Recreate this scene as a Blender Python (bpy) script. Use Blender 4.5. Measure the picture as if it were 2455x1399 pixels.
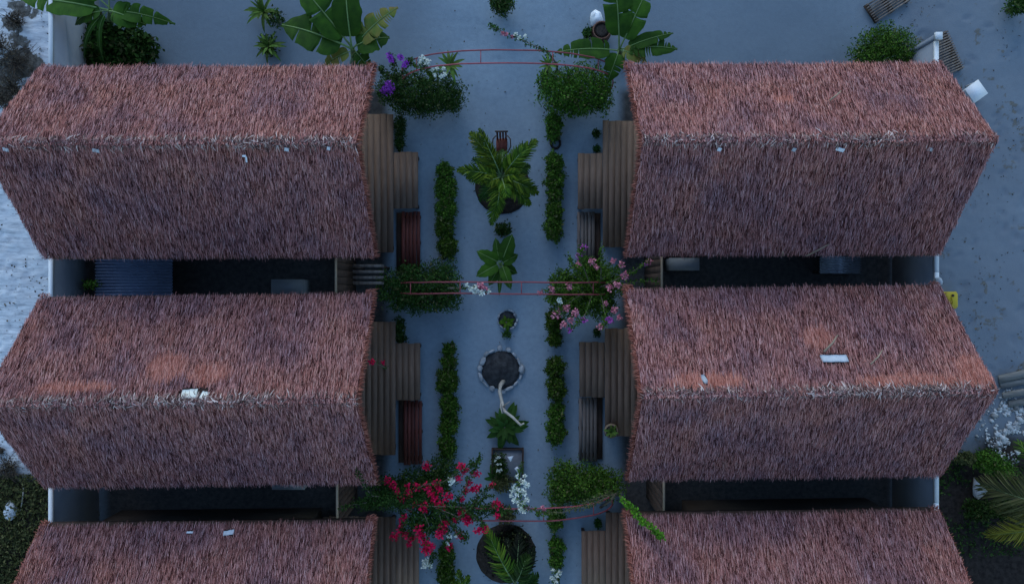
import bpy, math, random
import numpy as np
from mathutils import Vector, Matrix

for o in list(bpy.data.objects):
    bpy.data.objects.remove(o, do_unlink=True)
SC = bpy.context.scene
COL = SC.collection
rnd = random.Random(7)
R = np.random.default_rng(11)
rad = math.radians

# ------------------------------------------------------------------ camera
CAM_H, FPX, CX, CY = 17.5, 1750.0, 1227.5, 699.5
cam_d = bpy.data.cameras.new('camera')
cam_d.sensor_width = 36.0
cam_d.lens = 36.0 * FPX / 2455.0
cam_d.clip_end = 2000.0
cam = bpy.data.objects.new('camera', cam_d)
cam.location = (0, 0, CAM_H)
cam.rotation_euler = (0, 0, 0)
COL.objects.link(cam)
SC.camera = cam

# ------------------------------------------------------------------ sky and sun
SUN_EL, SUN_AZ = rad(28), rad(-16)          # azimuth from +Y towards +X
w = bpy.data.worlds.new('World')
SC.world = w
w.use_nodes = True
nt = w.node_tree
bg = nt.nodes['Background']
sky = nt.nodes.new('ShaderNodeTexSky')
sky.sky_type = 'NISHITA'
sky.sun_disc = False
sky.sun_elevation = SUN_EL
sky.sun_rotation = SUN_AZ
sky.air_density = 1.6
sky.dust_density = 0.3
sky.ozone_density = 5.0
nt.links.new(sky.outputs[0], bg.inputs[0])
bg.inputs[1].default_value = 0.10
sd = bpy.data.lights.new('sun', 'SUN')
sd.energy = 0.31
sd.angle = rad(34)
sd.color = (0.80, 0.86, 1.0)
sun = bpy.data.objects.new('sun', sd)
S = Vector((math.sin(SUN_AZ) * math.cos(SUN_EL), math.cos(SUN_AZ) * math.cos(SUN_EL), math.sin(SUN_EL)))
sun.rotation_euler = (-S).to_track_quat('-Z', 'Y').to_euler()
sun.location = S * 40
COL.objects.link(sun)
vs = SC.view_settings
vs.view_transform = 'Standard'
vs.look = 'None'
vs.gamma = 1.0
vs.exposure = 1.2
vs.use_curve_mapping = False
SC.cycles.max_bounces = 5
SC.cycles.use_denoising = True

# ------------------------------------------------------------------ helpers
def at(px, py, z=0.0):
    k = (CAM_H - z) / FPX
    return np.array([(px - CX) * k, (CY - py) * k, z])

ORG = {}

def thing(name, label, cat, loc=(0, 0, 0), rz=0.0, group=None):
    o = bpy.data.objects.new(name, None)
    o.empty_display_size = 0.2
    COL.objects.link(o)
    o.location = loc
    o.rotation_euler = (0, 0, rz)
    o['label'] = label
    o['category'] = cat
    if group:
        o['group'] = group
    ORG[o.name] = np.array(loc, float)
    return o

class G:
    """collects vertices and faces of one mesh"""
    def __init__(s):
        s.V, s.F, s.n = [], [], 0
    def add(s, V, *Fs):
        V = np.asarray(V, float).reshape(-1, 3)
        for F in Fs:
            s.F.append(np.asarray(F, int) + s.n)
        s.V.append(V)
        s.n += len(V)
        return s
    def box(s, c, d, rz=0.0, rx=0.0, ry=0.0):
        h = np.array(d, float) / 2
        v = np.array([(x, y, z) for x in (-1, 1) for y in (-1, 1) for z in (-1, 1)], float) * h
        if rx or ry or rz:
            m = np.array(Matrix.Rotation(rz, 3, 'Z') @ Matrix.Rotation(ry, 3, 'Y') @ Matrix.Rotation(rx, 3, 'X'))
            v = v @ m.T
        return s.add(v + np.array(c), [[0, 1, 3, 2], [4, 6, 7, 5], [0, 4, 5, 1], [2, 3, 7, 6], [0, 2, 6, 4], [1, 5, 7, 3]])
    def tube(s, pts, rr, n=6):
        pts = np.asarray(pts, float)
        m = len(pts)
        rr = np.broadcast_to(np.asarray(rr, float), (m,))
        t = np.gradient(pts, axis=0)
        t /= np.linalg.norm(t, axis=1)[:, None] + 1e-9
        up = np.where(np.abs(t[:, 2:3]) > 0.9, np.array([[1.0, 0, 0]]), np.array([[0, 0, 1.0]]))
        a = np.cross(t, up)
        a /= np.linalg.norm(a, axis=1)[:, None] + 1e-9
        b = np.cross(t, a)
        th = np.arange(n) * 2 * math.pi / n
        V = pts[:, None] + rr[:, None, None] * (np.cos(th)[None, :, None] * a[:, None] + np.sin(th)[None, :, None] * b[:, None])
        i = np.arange(m - 1)[:, None] * n
        j = np.arange(n)[None]
        k = (j + 1) % n
        F = np.stack([i + j, i + k, i + n + k, i + n + j], -1).reshape(-1, 4)
        s.add(V.reshape(-1, 3), F)
        s.F.append(np.array([list(range(n))[::-1]]) + s.n - m * n)
        s.F.append(np.array([list(range(n))]) + s.n - n)
        return s
    def lathe(s, c, prof, n=16, jit=0.0):
        c = np.array(c, float)
        th = np.arange(n) * 2 * math.pi / n
        V = []
        for r, z in prof:
            q = r * (1 + jit * R.normal(size=n))
            V.append(np.stack([c[0] + q * np.cos(th), c[1] + q * np.sin(th), np.full(n, c[2] + z)], -1))
        V = np.concatenate(V)
        m = len(prof)
        i = np.arange(m - 1)[:, None] * n
        j = np.arange(n)[None]
        k = (j + 1) % n
        F = np.stack([i + j, i + k, i + n + k, i + n + j], -1).reshape(-1, 4)
        s.add(V, F)
        s.F.append(np.array([list(range(n))]) + s.n - n)
        s.F.append(np.array([list(range(n))[::-1]]) + s.n - m * n)
        return s

def mesh_of(g, name='m', smooth=False):
    me = bpy.data.meshes.new(name)
    V = np.concatenate(g.V)
    loops = np.concatenate([f.reshape(-1) for f in g.F])
    sizes = np.concatenate([np.full(len(f), f.shape[1], int) for f in g.F])
    starts = np.concatenate([[0], np.cumsum(sizes)[:-1]])
    me.vertices.add(len(V))
    me.vertices.foreach_set('co', V.astype(np.float32).ravel())
    me.loops.add(len(loops))
    me.loops.foreach_set('vertex_index', loops.astype(np.int32))
    me.polygons.add(len(sizes))
    me.polygons.foreach_set('loop_start', starts.astype(np.int32))
    me.update(calc_edges=True)
    if smooth:
        me.polygons.foreach_set('use_smooth', np.ones(len(sizes), bool))
    return me

def obj(name, g, m, parent=None, smooth=False, label=None, cat=None, kind=None, group=None, local=False):
    """one mesh object; vertices given in world space unless local"""
    if isinstance(g, G):
        if parent is not None and not local and g.V:
            g.V = [v - ORG[parent.name] for v in g.V]
        me = mesh_of(g, name, smooth)
    else:
        me = g
    if not me.materials:
        me.materials.append(m)
    o = bpy.data.objects.new(name, me)
    COL.objects.link(o)
    if parent is not None:
        o.parent = parent
        ORG[o.name] = ORG.get(parent.name, np.zeros(3))
    if label: o['label'] = label
    if cat: o['category'] = cat
    if kind: o['kind'] = kind
    if group: o['group'] = group
    return o

# ------------------------------------------------------------------ materials
def mk(name):
    m = bpy.data.materials.new(name)
    m.use_nodes = True
    return m, m.node_tree, m.node_tree.nodes['Principled BSDF']

def ramp(t, cols):
    r = t.nodes.new('ShaderNodeValToRGB')
    e = r.color_ramp.elements
    while len(e) < len(cols):
        e.new(0.5)
    for k, c in zip(e, cols):
        k.position = c[0]
        k.color = (*c[1], 1)
    return r

def noisy(name, c1, c2, scale=6.0, *a_, vary=0.22, **k_):
    return _noisy(name, c1, c2, scale, *a_, vary=vary, **k_)
def _noisy(name, c1, c2, scale=6.0, rough=0.8, bump=0.0, bscale=60.0, stretch=None, detail=6.0, c3=None, metal=0.0, vary=0.22):
    m, t, b = mk(name)
    tc = t.nodes.new('ShaderNodeTexCoord')
    src = tc.outputs['Object']
    if stretch:
        mp = t.nodes.new('ShaderNodeMapping')
        mp.inputs['Scale'].default_value = stretch
        t.links.new(src, mp.inputs[0])
        src = mp.outputs[0]
    n = t.nodes.new('ShaderNodeTexNoise')
    n.inputs['Scale'].default_value = scale
    n.inputs['Detail'].default_value = detail
    t.links.new(src, n.inputs[0])
    cols = [(0.3, c1), (0.7, c2)] if c3 is None else [(0.25, c1), (0.55, c2), (0.78, c3)]
    r = ramp(t, cols)
    t.links.new(n.outputs[0], r.inputs[0])
    oi = t.nodes.new('ShaderNodeObjectInfo')
    hv = t.nodes.new('ShaderNodeHueSaturation')
    mr = t.nodes.new('ShaderNodeMapRange')
    mr.inputs[3].default_value = 1 - vary
    mr.inputs[4].default_value = 1 + vary * 0.9
    t.links.new(oi.outputs['Random'], mr.inputs[0])
    t.links.new(mr.outputs[0], hv.inputs['Value'])
    t.links.new(r.outputs[0], hv.inputs['Color'])
    t.links.new(hv.outputs[0], b.inputs['Base Color'])
    b.inputs['Roughness'].default_value = rough
    b.inputs['Metallic'].default_value = metal
    b.inputs['Specular IOR Level'].default_value = 0.12 if name.startswith('banana') else 0.3
    if bump:
        n2 = t.nodes.new('ShaderNodeTexNoise')
        n2.inputs['Scale'].default_value = bscale
        n2.inputs['Detail'].default_value = 5
        t.links.new(src, n2.inputs[0])
        bp = t.nodes.new('ShaderNodeBump')
        bp.inputs['Strength'].default_value = bump
        bp.inputs['Distance'].default_value = 0.02
        t.links.new(n2.outputs[0], bp.inputs['Height'])
        t.links.new(bp.outputs[0], b.inputs['Normal'])
    return m

def islands(name, cols, patch=None, pscale=1.2, rough=0.75, pmix=0.6, transl=0.0):
    """colour varies from piece to piece (straw, leaf, petal), plus broad patches"""
    m, t, b = mk(name)
    g = t.nodes.new('ShaderNodeNewGeometry')
    r = ramp(t, cols)
    t.links.new(g.outputs['Random Per Island'], r.inputs[0])
    out = r.outputs[0]
    if patch:
        tc = t.nodes.new('ShaderNodeTexCoord')
        n = t.nodes.new('ShaderNodeTexNoise')
        n.inputs['Scale'].default_value = pscale
        n.inputs['Detail'].default_value = 4
        t.links.new(tc.outputs['Object'], n.inputs[0])
        pr = ramp(t, patch)
        t.links.new(n.outputs[0], pr.inputs[0])
        mx = t.nodes.new('ShaderNodeMix')
        mx.data_type = 'RGBA'
        mx.blend_type = 'MULTIPLY'
        mx.inputs[0].default_value = pmix
        t.links.new(out, mx.inputs[6])
        t.links.new(pr.outputs[0], mx.inputs[7])
        out = mx.outputs[2]
    if name.startswith('leaf'):
        oi = t.nodes.new('ShaderNodeObjectInfo')
        hv = t.nodes.new('ShaderNodeHueSaturation')
        for k_, (lo, hi) in (('Value', (0.72, 1.22)), ('Hue', (0.485, 0.507))):
            mr = t.nodes.new('ShaderNodeMapRange')
            mr.inputs[3].default_value = lo
            mr.inputs[4].default_value = hi
            t.links.new(oi.outputs['Random'], mr.inputs[0])
            t.links.new(mr.outputs[0], hv.inputs[k_])
        t.links.new(out, hv.inputs['Color'])
        out = hv.outputs[0]
    t.links.new(out, b.inputs['Base Color'])
    b.inputs['Roughness'].default_value = rough
    b.inputs['Specular IOR Level'].default_value = 0.08
    return m

M = {}
M['thatch'] = islands('thatch', [(0.0, (0.030, 0.009, 0.010)), (0.30, (0.11, 0.034, 0.030)), (0.48, (0.46, 0.178, 0.148)), (0.80, (0.66, 0.295, 0.250)), (1.0, (0.88, 0.50, 0.43))],  # dark end of the ramp paints the shade in gaps between straws
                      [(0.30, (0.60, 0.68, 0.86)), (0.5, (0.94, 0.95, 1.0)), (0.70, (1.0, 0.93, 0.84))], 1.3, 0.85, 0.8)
M['thatch_red'] = islands('thatch_red', [(0.0, (0.07, 0.022, 0.018)), (0.5, (0.30, 0.095, 0.070)), (1.0, (0.56, 0.22, 0.16))], None, 1.0, 0.85)
M['straw_fresh'] = islands('straw_fresh', [(0.0, (0.26, 0.075, 0.05)), (0.5, (0.60, 0.21, 0.15)), (1.0, (0.85, 0.42, 0.33))], None, 1.0, 0.85)
M['ridge'] = islands('ridge', [(0.0, (0.04, 0.025, 0.025)), (0.3, (0.16, 0.10, 0.09)), (0.65, (0.40, 0.26, 0.22)), (1.0, (0.82, 0.64, 0.57))], None, 1.0, 0.8)
M['roof_under'] = noisy('roof_under', (0.05, 0.028, 0.02), (0.10, 0.055, 0.04), 8)
M['plank'] = noisy('plank', (0.175, 0.105, 0.070), (0.235, 0.142, 0.094), 6.0, 0.7, 0.1, 60, (4, 0.6, 2), vary=0.10)
M['plank_red'] = noisy('plank_red', (0.11, 0.025, 0.018), (0.19, 0.05, 0.035), 3.0, 0.6, 0.3, 40, (5, 0.7, 3))
M['plank_grey'] = noisy('plank_grey', (0.12, 0.09, 0.075), (0.24, 0.19, 0.16), 3.0, 0.7, 0.4, 40, (5, 0.7, 3))
M['dark_wood'] = noisy('dark_wood', (0.05, 0.03, 0.022), (0.09, 0.055, 0.04), 4)
M['tan_wood'] = noisy('tan_wood', (0.30, 0.21, 0.14), (0.42, 0.31, 0.21), 5)
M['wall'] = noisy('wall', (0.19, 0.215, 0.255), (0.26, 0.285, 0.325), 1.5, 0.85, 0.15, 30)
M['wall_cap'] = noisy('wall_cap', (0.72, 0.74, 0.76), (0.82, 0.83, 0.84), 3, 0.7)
M['plaster'] = noisy('plaster', (0.10, 0.075, 0.06), (0.16, 0.12, 0.095), 1.5, 0.9)
M['metal'] = noisy('metal', (0.36, 0.38, 0.42), (0.50, 0.52, 0.56), 2.0, 0.38, metal=0.85)
M['pale_metal'] = noisy('pale_metal', (0.50, 0.51, 0.52), (0.60, 0.61, 0.62), 2.0, 0.5)
M['grey_casing'] = noisy('grey_casing', (0.20, 0.21, 0.22), (0.28, 0.29, 0.30), 2.0, 0.6)
M['grey_board'] = noisy('grey_board', (0.22, 0.21, 0.19), (0.36, 0.34, 0.30), 3.0, 0.8, 0.4, 40, (0.6, 5, 3))
M['painted_metal'] = noisy('painted_metal', (0.15, 0.19, 0.29), (0.22, 0.27, 0.38), 2.0, 0.4)
M['cream'] = noisy('cream', (0.84, 0.80, 0.68), (0.90, 0.87, 0.76), 3, 0.6)
M['white'] = noisy('white', (0.74, 0.75, 0.76), (0.82, 0.83, 0.84), 3, 0.5)
M['yellow'] = noisy('yellow', (0.42, 0.30, 0.015), (0.50, 0.36, 0.025), 3, 0.45)
M['red_metal'] = noisy('red_metal', (0.26, 0.05, 0.06), (0.36, 0.08, 0.09), 8, 0.5)
M['soil'] = noisy('soil', (0.018, 0.014, 0.012), (0.045, 0.034, 0.027), 14, 0.95, 0.9, 50, c3=(0.075, 0.06, 0.048))
M['pit'] = noisy('pit', (0.020, 0.020, 0.022), (0.070, 0.068, 0.068), 9, 0.95, 0.8, 40)
M['clay'] = noisy('clay', (0.10, 0.045, 0.03), (0.16, 0.075, 0.05), 4, 0.6)
M['slab'] = noisy('slab', (0.16, 0.16, 0.17), (0.25, 0.25, 0.26), 5, 0.85, 0.3, 40)
M['stone'] = noisy('stone', (0.24, 0.25, 0.26), (0.50, 0.50, 0.50), 7, 0.9, 0.5, 40)
M['bark'] = noisy('bark', (0.13, 0.10, 0.075), (0.24, 0.19, 0.14), 10, 0.9, 0.5, 60)
M['pale_bark'] = noisy('pale_bark', (0.36, 0.32, 0.27), (0.52, 0.47, 0.40), 9, 0.85, 0.4, 60)
M['dry_twig'] = noisy('dry_twig', (0.05, 0.038, 0.03), (0.11, 0.08, 0.055), 8, 0.9)
M['green_stem'] = noisy('green_stem', (0.16, 0.24, 0.09), (0.28, 0.36, 0.17), 5, 0.5)
M['midrib'] = noisy('midrib', (0.13, 0.21, 0.06), (0.20, 0.28, 0.09), 5, 0.5)
M['banana'] = noisy('banana', (0.020, 0.056, 0.005), (0.046, 0.110, 0.008), 1.6, 0.6, 0.25, 22, (3, 3, 3))
M['banana_dry'] = noisy('banana_dry', (0.06, 0.13, 0.02), (0.17, 0.16, 0.03), 4.0, 0.5, 0.2, 30, c3=(0.20, 0.10, 0.04))
def leafmat(name, d, m_, l, rough=0.55):
    M[name] = islands(name, [(0.0, d), (0.55, m_), (1.0, l)], [(0.3, (0.55, 0.6, 0.6)), (0.65, (1, 1, 1))], 5.0, rough, 0.7)
leafmat('leaf', (0.026, 0.066, 0.008), (0.060, 0.135, 0.014), (0.12, 0.22, 0.026))
leafmat('leaf_dark', (0.014, 0.042, 0.008), (0.034, 0.085, 0.014), (0.07, 0.145, 0.028))
leafmat('leaf_lime', (0.05, 0.14, 0.01), (0.10, 0.26, 0.018), (0.18, 0.38, 0.03))
leafmat('leaf_palm', (0.028, 0.062, 0.006), (0.070, 0.140, 0.011), (0.20, 0.26, 0.020))
leafmat('leaf_gold', (0.13, 0.12, 0.015), (0.26, 0.24, 0.025), (0.38, 0.34, 0.05))
leafmat('leaf_black', (0.006, 0.010, 0.006), (0.013, 0.020, 0.010), (0.026, 0.038, 0.016))
leafmat('leaf_weed', (0.05, 0.06, 0.02), (0.10, 0.11, 0.035), (0.19, 0.18, 0.07))
leafmat('leaf_agave', (0.05, 0.10, 0.02), (0.11, 0.19, 0.035), (0.22, 0.28, 0.06))
def petal(name, d, l):
    M[name] = islands(name, [(0.0, d), (1.0, l)], None, 1, 0.6)
petal('petal_red', (0.46, 0.005, 0.045), (0.86, 0.014, 0.095))
petal('petal_pink', (0.46, 0.10, 0.17), (0.82, 0.34, 0.36))
petal('petal_magenta', (0.42, 0.06, 0.36), (0.68, 0.16, 0.58))
petal('petal_white', (0.68, 0.70, 0.55), (0.88, 0.88, 0.80))
petal('petal_purple', (0.24, 0.04, 0.34), (0.44, 0.09, 0.58))

# ------------------------------------------------------------------ numpy noise
def vnoise(x, y, scale, seed):
    r = np.random.default_rng(seed)
    T = r.random((256, 256))
    u, v = x * scale + 1000.0, y * scale + 1000.0
    i, j = np.floor(u).astype(int), np.floor(v).astype(int)
    f, g = u - i, v - j
    f, g = f * f * (3 - 2 * f), g * g * (3 - 2 * g)
    a, b = T[i % 256, j % 256], T[(i + 1) % 256, j % 256]
    c, d = T[i % 256, (j + 1) % 256], T[(i + 1) % 256, (j + 1) % 256]
    return (a * (1 - f) + b * f) * (1 - g) + (c * (1 - f) + d * f) * g
def fbm(x, y, scale, seed, oct=4):
    s, a, t = 0, 1.0, 0
    for k in range(oct):
        s = s + a * vnoise(x, y, scale * 2 ** k, seed + k)
        t += a
        a *= 0.55
    return s / t
def sstep(a, b, x):
    t = np.clip((x - a) / (b - a), 0, 1)
    return t * t * (3 - 2 * t)

# ------------------------------------------------------------------ ground
def make_ground():
    fx = np.arange(-13.0, 13.01, 0.065)
    fy = np.arange(-7.6, 7.61, 0.065)
    ex = np.array([-400, -150, -60, -30, -20, -16, -14])
    xs = np.concatenate([ex, fx, -ex[::-1]])
    ey = np.array([-400, -150, -60, -30, -18, -12, -9])
    ys = np.concatenate([ey, fy, -ey[::-1]])
    X, Y = np.meshgrid(xs, ys, indexing='ij')
    left = sstep(-9.85, -9.98, X)
    right = sstep(9.1, 9.3, X) * 1.0
    right = np.maximum(right, sstep(5.3, 6.0, Y) * sstep(7.6, 9.2, X) * 0.8)
    out = np.maximum(left, right)
    h = 0.012 * (fbm(X, Y, 0.9, 3) - 0.5) + 0.006 * (fbm(X, Y, 4.0, 9, 3) - 0.5)
    rough = fbm(X, Y, 2.2, 21, 5) - 0.5
    # wheel and rake lines on the open sand left of the wall
    wob = fbm(X, Y, 0.5, 33, 3)
    lines = np.sin((Y + 0.12 * X + 0.9 * wob) * 24.0) * 0.5 + 0.5
    trk = sstep(-0.5, 0.4, Y + 2.5) * sstep(3.6, 2.6, Y)
    streak = fbm(X * 0.55, Y * 3.2 + 0.4 * X, 1.6, 131, 4) - 0.5
    h += left * (0.06 * rough + 0.075 * trk * streak + 0.012 * trk * (lines - 0.5) * sstep(0.45, 0.6, fbm(X, Y, 1.1, 71, 3)) + 0.03 * (fbm(X, Y, 7.0, 141, 3) - 0.5))
    h += right * 0.06 * rough
    # shallow footprints
    for k in range(260):
        if k < 120:
            x0, y0 = rnd.uniform(-12.6, -10.1), rnd.uniform(-4, 7)
        elif k < 220:
            x0, y0 = rnd.uniform(9.4, 12.6), rnd.uniform(-2.5, 7.2)
        else:
            x0, y0 = rnd.uniform(-1.6, 1.6), rnd.uniform(-7, 7)
        a = rnd.uniform(0, 3.14)
        dx, dy = X - x0, Y - y0
        m = (np.abs(dx) < 0.4) & (np.abs(dy) < 0.4)
        u = dx[m] * math.cos(a) + dy[m] * math.sin(a)
        v = -dx[m] * math.sin(a) + dy[m] * math.cos(a)
        q = (u / 0.13) ** 2 + (v / 0.06) ** 2
        h[m] += (-0.028 * np.exp(-q) + 0.012 * np.exp(-((np.sqrt(q) - 1.5) ** 2) / 0.2)) * (1.0 if k < 220 else 0.4)
    # soil / litter masks (what the ground is made of)
    pxY = Y
    soilL = left * sstep(-4.0, -4.6, Y + 0.8 * (fbm(X, Y, 1.2, 5) - 0.5))
    soilR = np.maximum(sstep(9.3, 9.5, X), 0) * sstep(-3.2, -4.0, Y + 0.5 * (X - 11) * -0.6 + 1.2 * (fbm(X, Y, 1.1, 6) - 0.5))
    soil = np.maximum(soilL, soilR)
    h += soil * 0.05 * rough
    lit = fbm(X, Y, 1.5, 50, 5)
    debris = left * sstep(0.50, 0.66, lit) * (0.35 + 0.65 * sstep(2.6, 3.6, Y))
    debris = np.maximum(debris, right * sstep(0.52, 0.70, fbm(X, Y, 4.5, 80, 5)) * 0.6 * sstep(0.3, 0.6, fbm(X, Y, 0.7, 180, 2)))
    debris = debris * (np.abs(X) < 12.95) * (np.abs(Y) < 7.55)
    grey_sand = right * (0.55 + 0.45 * fbm(X, Y, 0.6, 90, 3))
    # back yards between the houses: ground coloured dark brown, also under the houses
    court = sstep(4.6, 5.4, Y) * (1 - left) * (1 - right) * 0.55 * sstep(1.0, 3.0, np.abs(X)) + 0.12 * fbm(X, Y, 0.8, 190, 3)
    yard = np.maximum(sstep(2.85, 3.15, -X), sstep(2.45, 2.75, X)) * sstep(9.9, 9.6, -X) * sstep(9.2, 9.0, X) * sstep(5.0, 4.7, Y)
    V = np.stack([X, Y, h], -1).reshape(-1, 3)
    nx, ny = len(xs), len(ys)
    i, j = np.meshgrid(np.arange(nx - 1), np.arange(ny - 1), indexing='ij')
    b = (i * ny + j).ravel()
    F = np.stack([b, b + ny, b + ny + 1, b + 1], -1)
    g = G().add(V, F)
    m, t, bs = mk('sand')
    at_ = t.nodes.new('ShaderNodeVertexColor')
    at_.layer_name = 'cover'
    sp = t.nodes.new('ShaderNodeSeparateColor')
    t.links.new(at_.outputs['Color'], sp.inputs[0])
    tc = t.nodes.new('ShaderNodeTexCoord')
    n1 = t.nodes.new('ShaderNodeTexNoise'); n1.inputs['Scale'].default_value = 0.7; n1.inputs['Detail'].default_value = 5
    n2 = t.nodes.new('ShaderNodeTexNoise'); n2.inputs['Scale'].default_value = 9; n2.inputs['Detail'].default_value = 8; n2.inputs['Roughness'].default_value = 0.65
    n3 = t.nodes.new('ShaderNodeTexNoise'); n3.inputs['Scale'].default_value = 55; n3.inputs['Detail'].default_value = 4
    for n in (n1, n2, n3):
        t.links.new(tc.outputs['Object'], n.inputs[0])
    r1 = ramp(t, [(0.3, (0.235, 0.295, 0.345)), (0.7, (0.31, 0.375, 0.425))])
    t.links.new(n1.outputs[0], r1.inputs[0])
    def mix(fac, a, b_, mode='MIX'):
        x = t.nodes.new('ShaderNodeMix'); x.data_type = 'RGBA'; x.blend_type = mode
        if isinstance(fac, float): x.inputs[0].default_value = fac
        else: t.links.new(fac, x.inputs[0])
        for s_, idx in ((a, 6), (b_, 7)):
            if isinstance(s_, tuple): x.inputs[idx].default_value = (*s_, 1)
            else: t.links.new(s_, x.inputs[idx])
        return x.outputs[2]
    r2 = ramp(t, [(0.30, (0.82, 0.82, 0.83)), (0.60, (1, 1, 1))])
    t.links.new(n2.outputs[0], r2.inputs[0])
    c = mix(0.8, r1.outputs[0], r2.outputs[0], 'MULTIPLY')
    # alpha layer: yard / grey sand in separate attribute
    at2 = t.nodes.new('ShaderNodeVertexColor'); at2.layer_name = 'cover_b'
    sp2 = t.nodes.new('ShaderNodeSeparateColor'); t.links.new(at2.outputs['Color'], sp2.inputs[0])
    mp6 = t.nodes.new('ShaderNodeMapping'); mp6.inputs['Scale'].default_value = (0.55, 2.6, 1); mp6.inputs['Rotation'].default_value = (0, 0, 0.12)
    n6 = t.nodes.new('ShaderNodeTexNoise'); n6.inputs['Scale'].default_value = 4.5; n6.inputs['Detail'].default_value = 9; n6.inputs['Roughness'].default_value = 0.68; n6.inputs['Distortion'].default_value = 0.4
    t.links.new(tc.outputs['Object'], mp6.inputs[0]); t.links.new(mp6.outputs[0], n6.inputs[0])
    r6 = ramp(t, [(0.34, (0.40, 0.41, 0.43)), (0.50, (0.66, 0.67, 0.68)), (0.66, (0.84, 0.85, 0.85))])
    t.links.new(n6.outputs[0], r6.inputs[0])
    c = mix(sp2.outputs[0], c, r6.outputs[0])          # coral sand outside left, shading of its ruts painted as streaks
    c = mix(sp2.outputs[1], c, (0.17, 0.185, 0.205))          # grey sand on the right
    c = mix(sp.outputs[2], c, (0.13, 0.155, 0.18))            # trodden sand behind the houses
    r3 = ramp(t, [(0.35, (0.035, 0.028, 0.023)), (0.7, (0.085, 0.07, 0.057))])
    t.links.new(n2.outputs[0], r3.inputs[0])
    c = mix(sp2.outputs[2], c, r3.outputs[0])                # dark brown back yard ground
    r4 = ramp(t, [(0.35, (0.05, 0.045, 0.038)), (0.65, (0.20, 0.185, 0.16))])
    t.links.new(n2.outputs[0], r4.inputs[0])
    ma = t.nodes.new('ShaderNodeMath'); ma.operation = 'MULTIPLY_ADD'
    t.links.new(sp.outputs[0], ma.inputs[0]); ma.inputs[1].default_value = 0.62; t.links.new(n2.outputs[0], ma.inputs[2])
    mb = t.nodes.new('ShaderNodeMapRange'); mb.inputs[1].default_value = 0.80; mb.inputs[2].default_value = 0.92
    t.links.new(ma.outputs[0], mb.inputs[0])
    c = mix(mb.outputs[0], c, r4.outputs[0])                 # dead leaves and twigs
    r5 = ramp(t, [(0.35, (0.018, 0.014, 0.012)), (0.65, (0.05, 0.038, 0.032))])
    t.links.new(n2.outputs[0], r5.inputs[0])
    c = mix(sp.outputs[1], c, r5.outputs[0])
    t.links.new(c, bs.inputs['Base Color'])
    bs.inputs['Roughness'].default_value = 0.95
    bs.inputs['Specular IOR Level'].default_value = 0.1
    bp = t.nodes.new('ShaderNodeBump'); bp.inputs['Strength'].default_value = 0.35; bp.inputs['Distance'].default_value = 0.015
    ad = t.nodes.new('ShaderNodeMath'); ad.operation = 'ADD'
    t.links.new(n2.outputs[0], ad.inputs[0]); t.links.new(n3.outputs[0], ad.inputs[1])
    t.links.new(ad.outputs[0], bp.inputs['Height']); t.links.new(bp.outputs[0], bs.inputs['Normal'])
    o = obj('sand_ground', g, m, None, True, kind='structure')
    me = o.data
    for nm, chans in (('cover', (debris, soil, court)), ('cover_b', (left, grey_sand, yard * 0.92))):
        ca = me.color_attributes.new(nm, 'FLOAT_COLOR', 'POINT')
        arr = np.ones((len(V), 4), np.float32)
        for q in range(3):
            arr[:, q] = np.asarray(chans[q]).reshape(-1)
        ca.data.foreach_set('color', arr.ravel())
    return o
make_ground()

# ------------------------------------------------------------------ boundary walls
def wall(label, x0, x1, y0, y1, h, post_at=None):
    t = thing('boundary_wall', label, 'wall', ((x0 + x1) / 2, (y0 + y1) / 2, 0), group='whitewashed boundary walls')
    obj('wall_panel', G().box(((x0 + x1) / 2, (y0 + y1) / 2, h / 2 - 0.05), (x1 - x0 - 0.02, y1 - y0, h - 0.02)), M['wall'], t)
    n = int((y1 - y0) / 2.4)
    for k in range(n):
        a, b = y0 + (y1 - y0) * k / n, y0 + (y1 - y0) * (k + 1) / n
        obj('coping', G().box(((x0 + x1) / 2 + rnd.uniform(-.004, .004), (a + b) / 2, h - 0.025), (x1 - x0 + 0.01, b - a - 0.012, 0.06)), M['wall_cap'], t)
    if post_at is not None:
        p = obj('post', G().box(((x0 + x1) / 2, post_at + 0.08, h / 2), (0.10, 0.10, h + 0.06)), M['wall'], t)
        obj('post_cap', G().box(((x0 + x1) / 2, post_at + 0.08, h + 0.06), (0.15, 0.15, 0.06)), M['wall_cap'], p)
    return t
wall('long pale boundary wall along the bright sand left of the houses', -9.965, -9.89, -9.5, 9.5, 1.8)
wall('pale boundary wall right of the houses, ending at a capped post', 9.10, 9.175, -9.5, 5.40, 1.8, 5.40)

# ------------------------------------------------------------------ thatched bungalows
ZE, ZR, HD = 2.4, 4.2, 2.0
TH = math.atan2(ZR - ZE, HD)
SL = math.hypot(HD, ZR - ZE)

def straws(root, d, nrm, length, width, lift, roll):
    """straight straw: one quad each"""
    side = np.cross(d, nrm)
    side /= np.linalg.norm(side, axis=1)[:, None] + 1e-9
    side = side * np.cos(roll)[:, None] + nrm * np.sin(roll)[:, None]
    W = width[:, None]
    tip = root + (d + nrm * lift[:, None]) * length[:, None]
    V = np.stack([root - side * W / 2, root + side * W / 2, tip + side * W * 0.22, tip - side * W * 0.22], 1)
    return V.reshape(-1, 3), np.arange(len(root) * 4).reshape(-1, 4)

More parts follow.
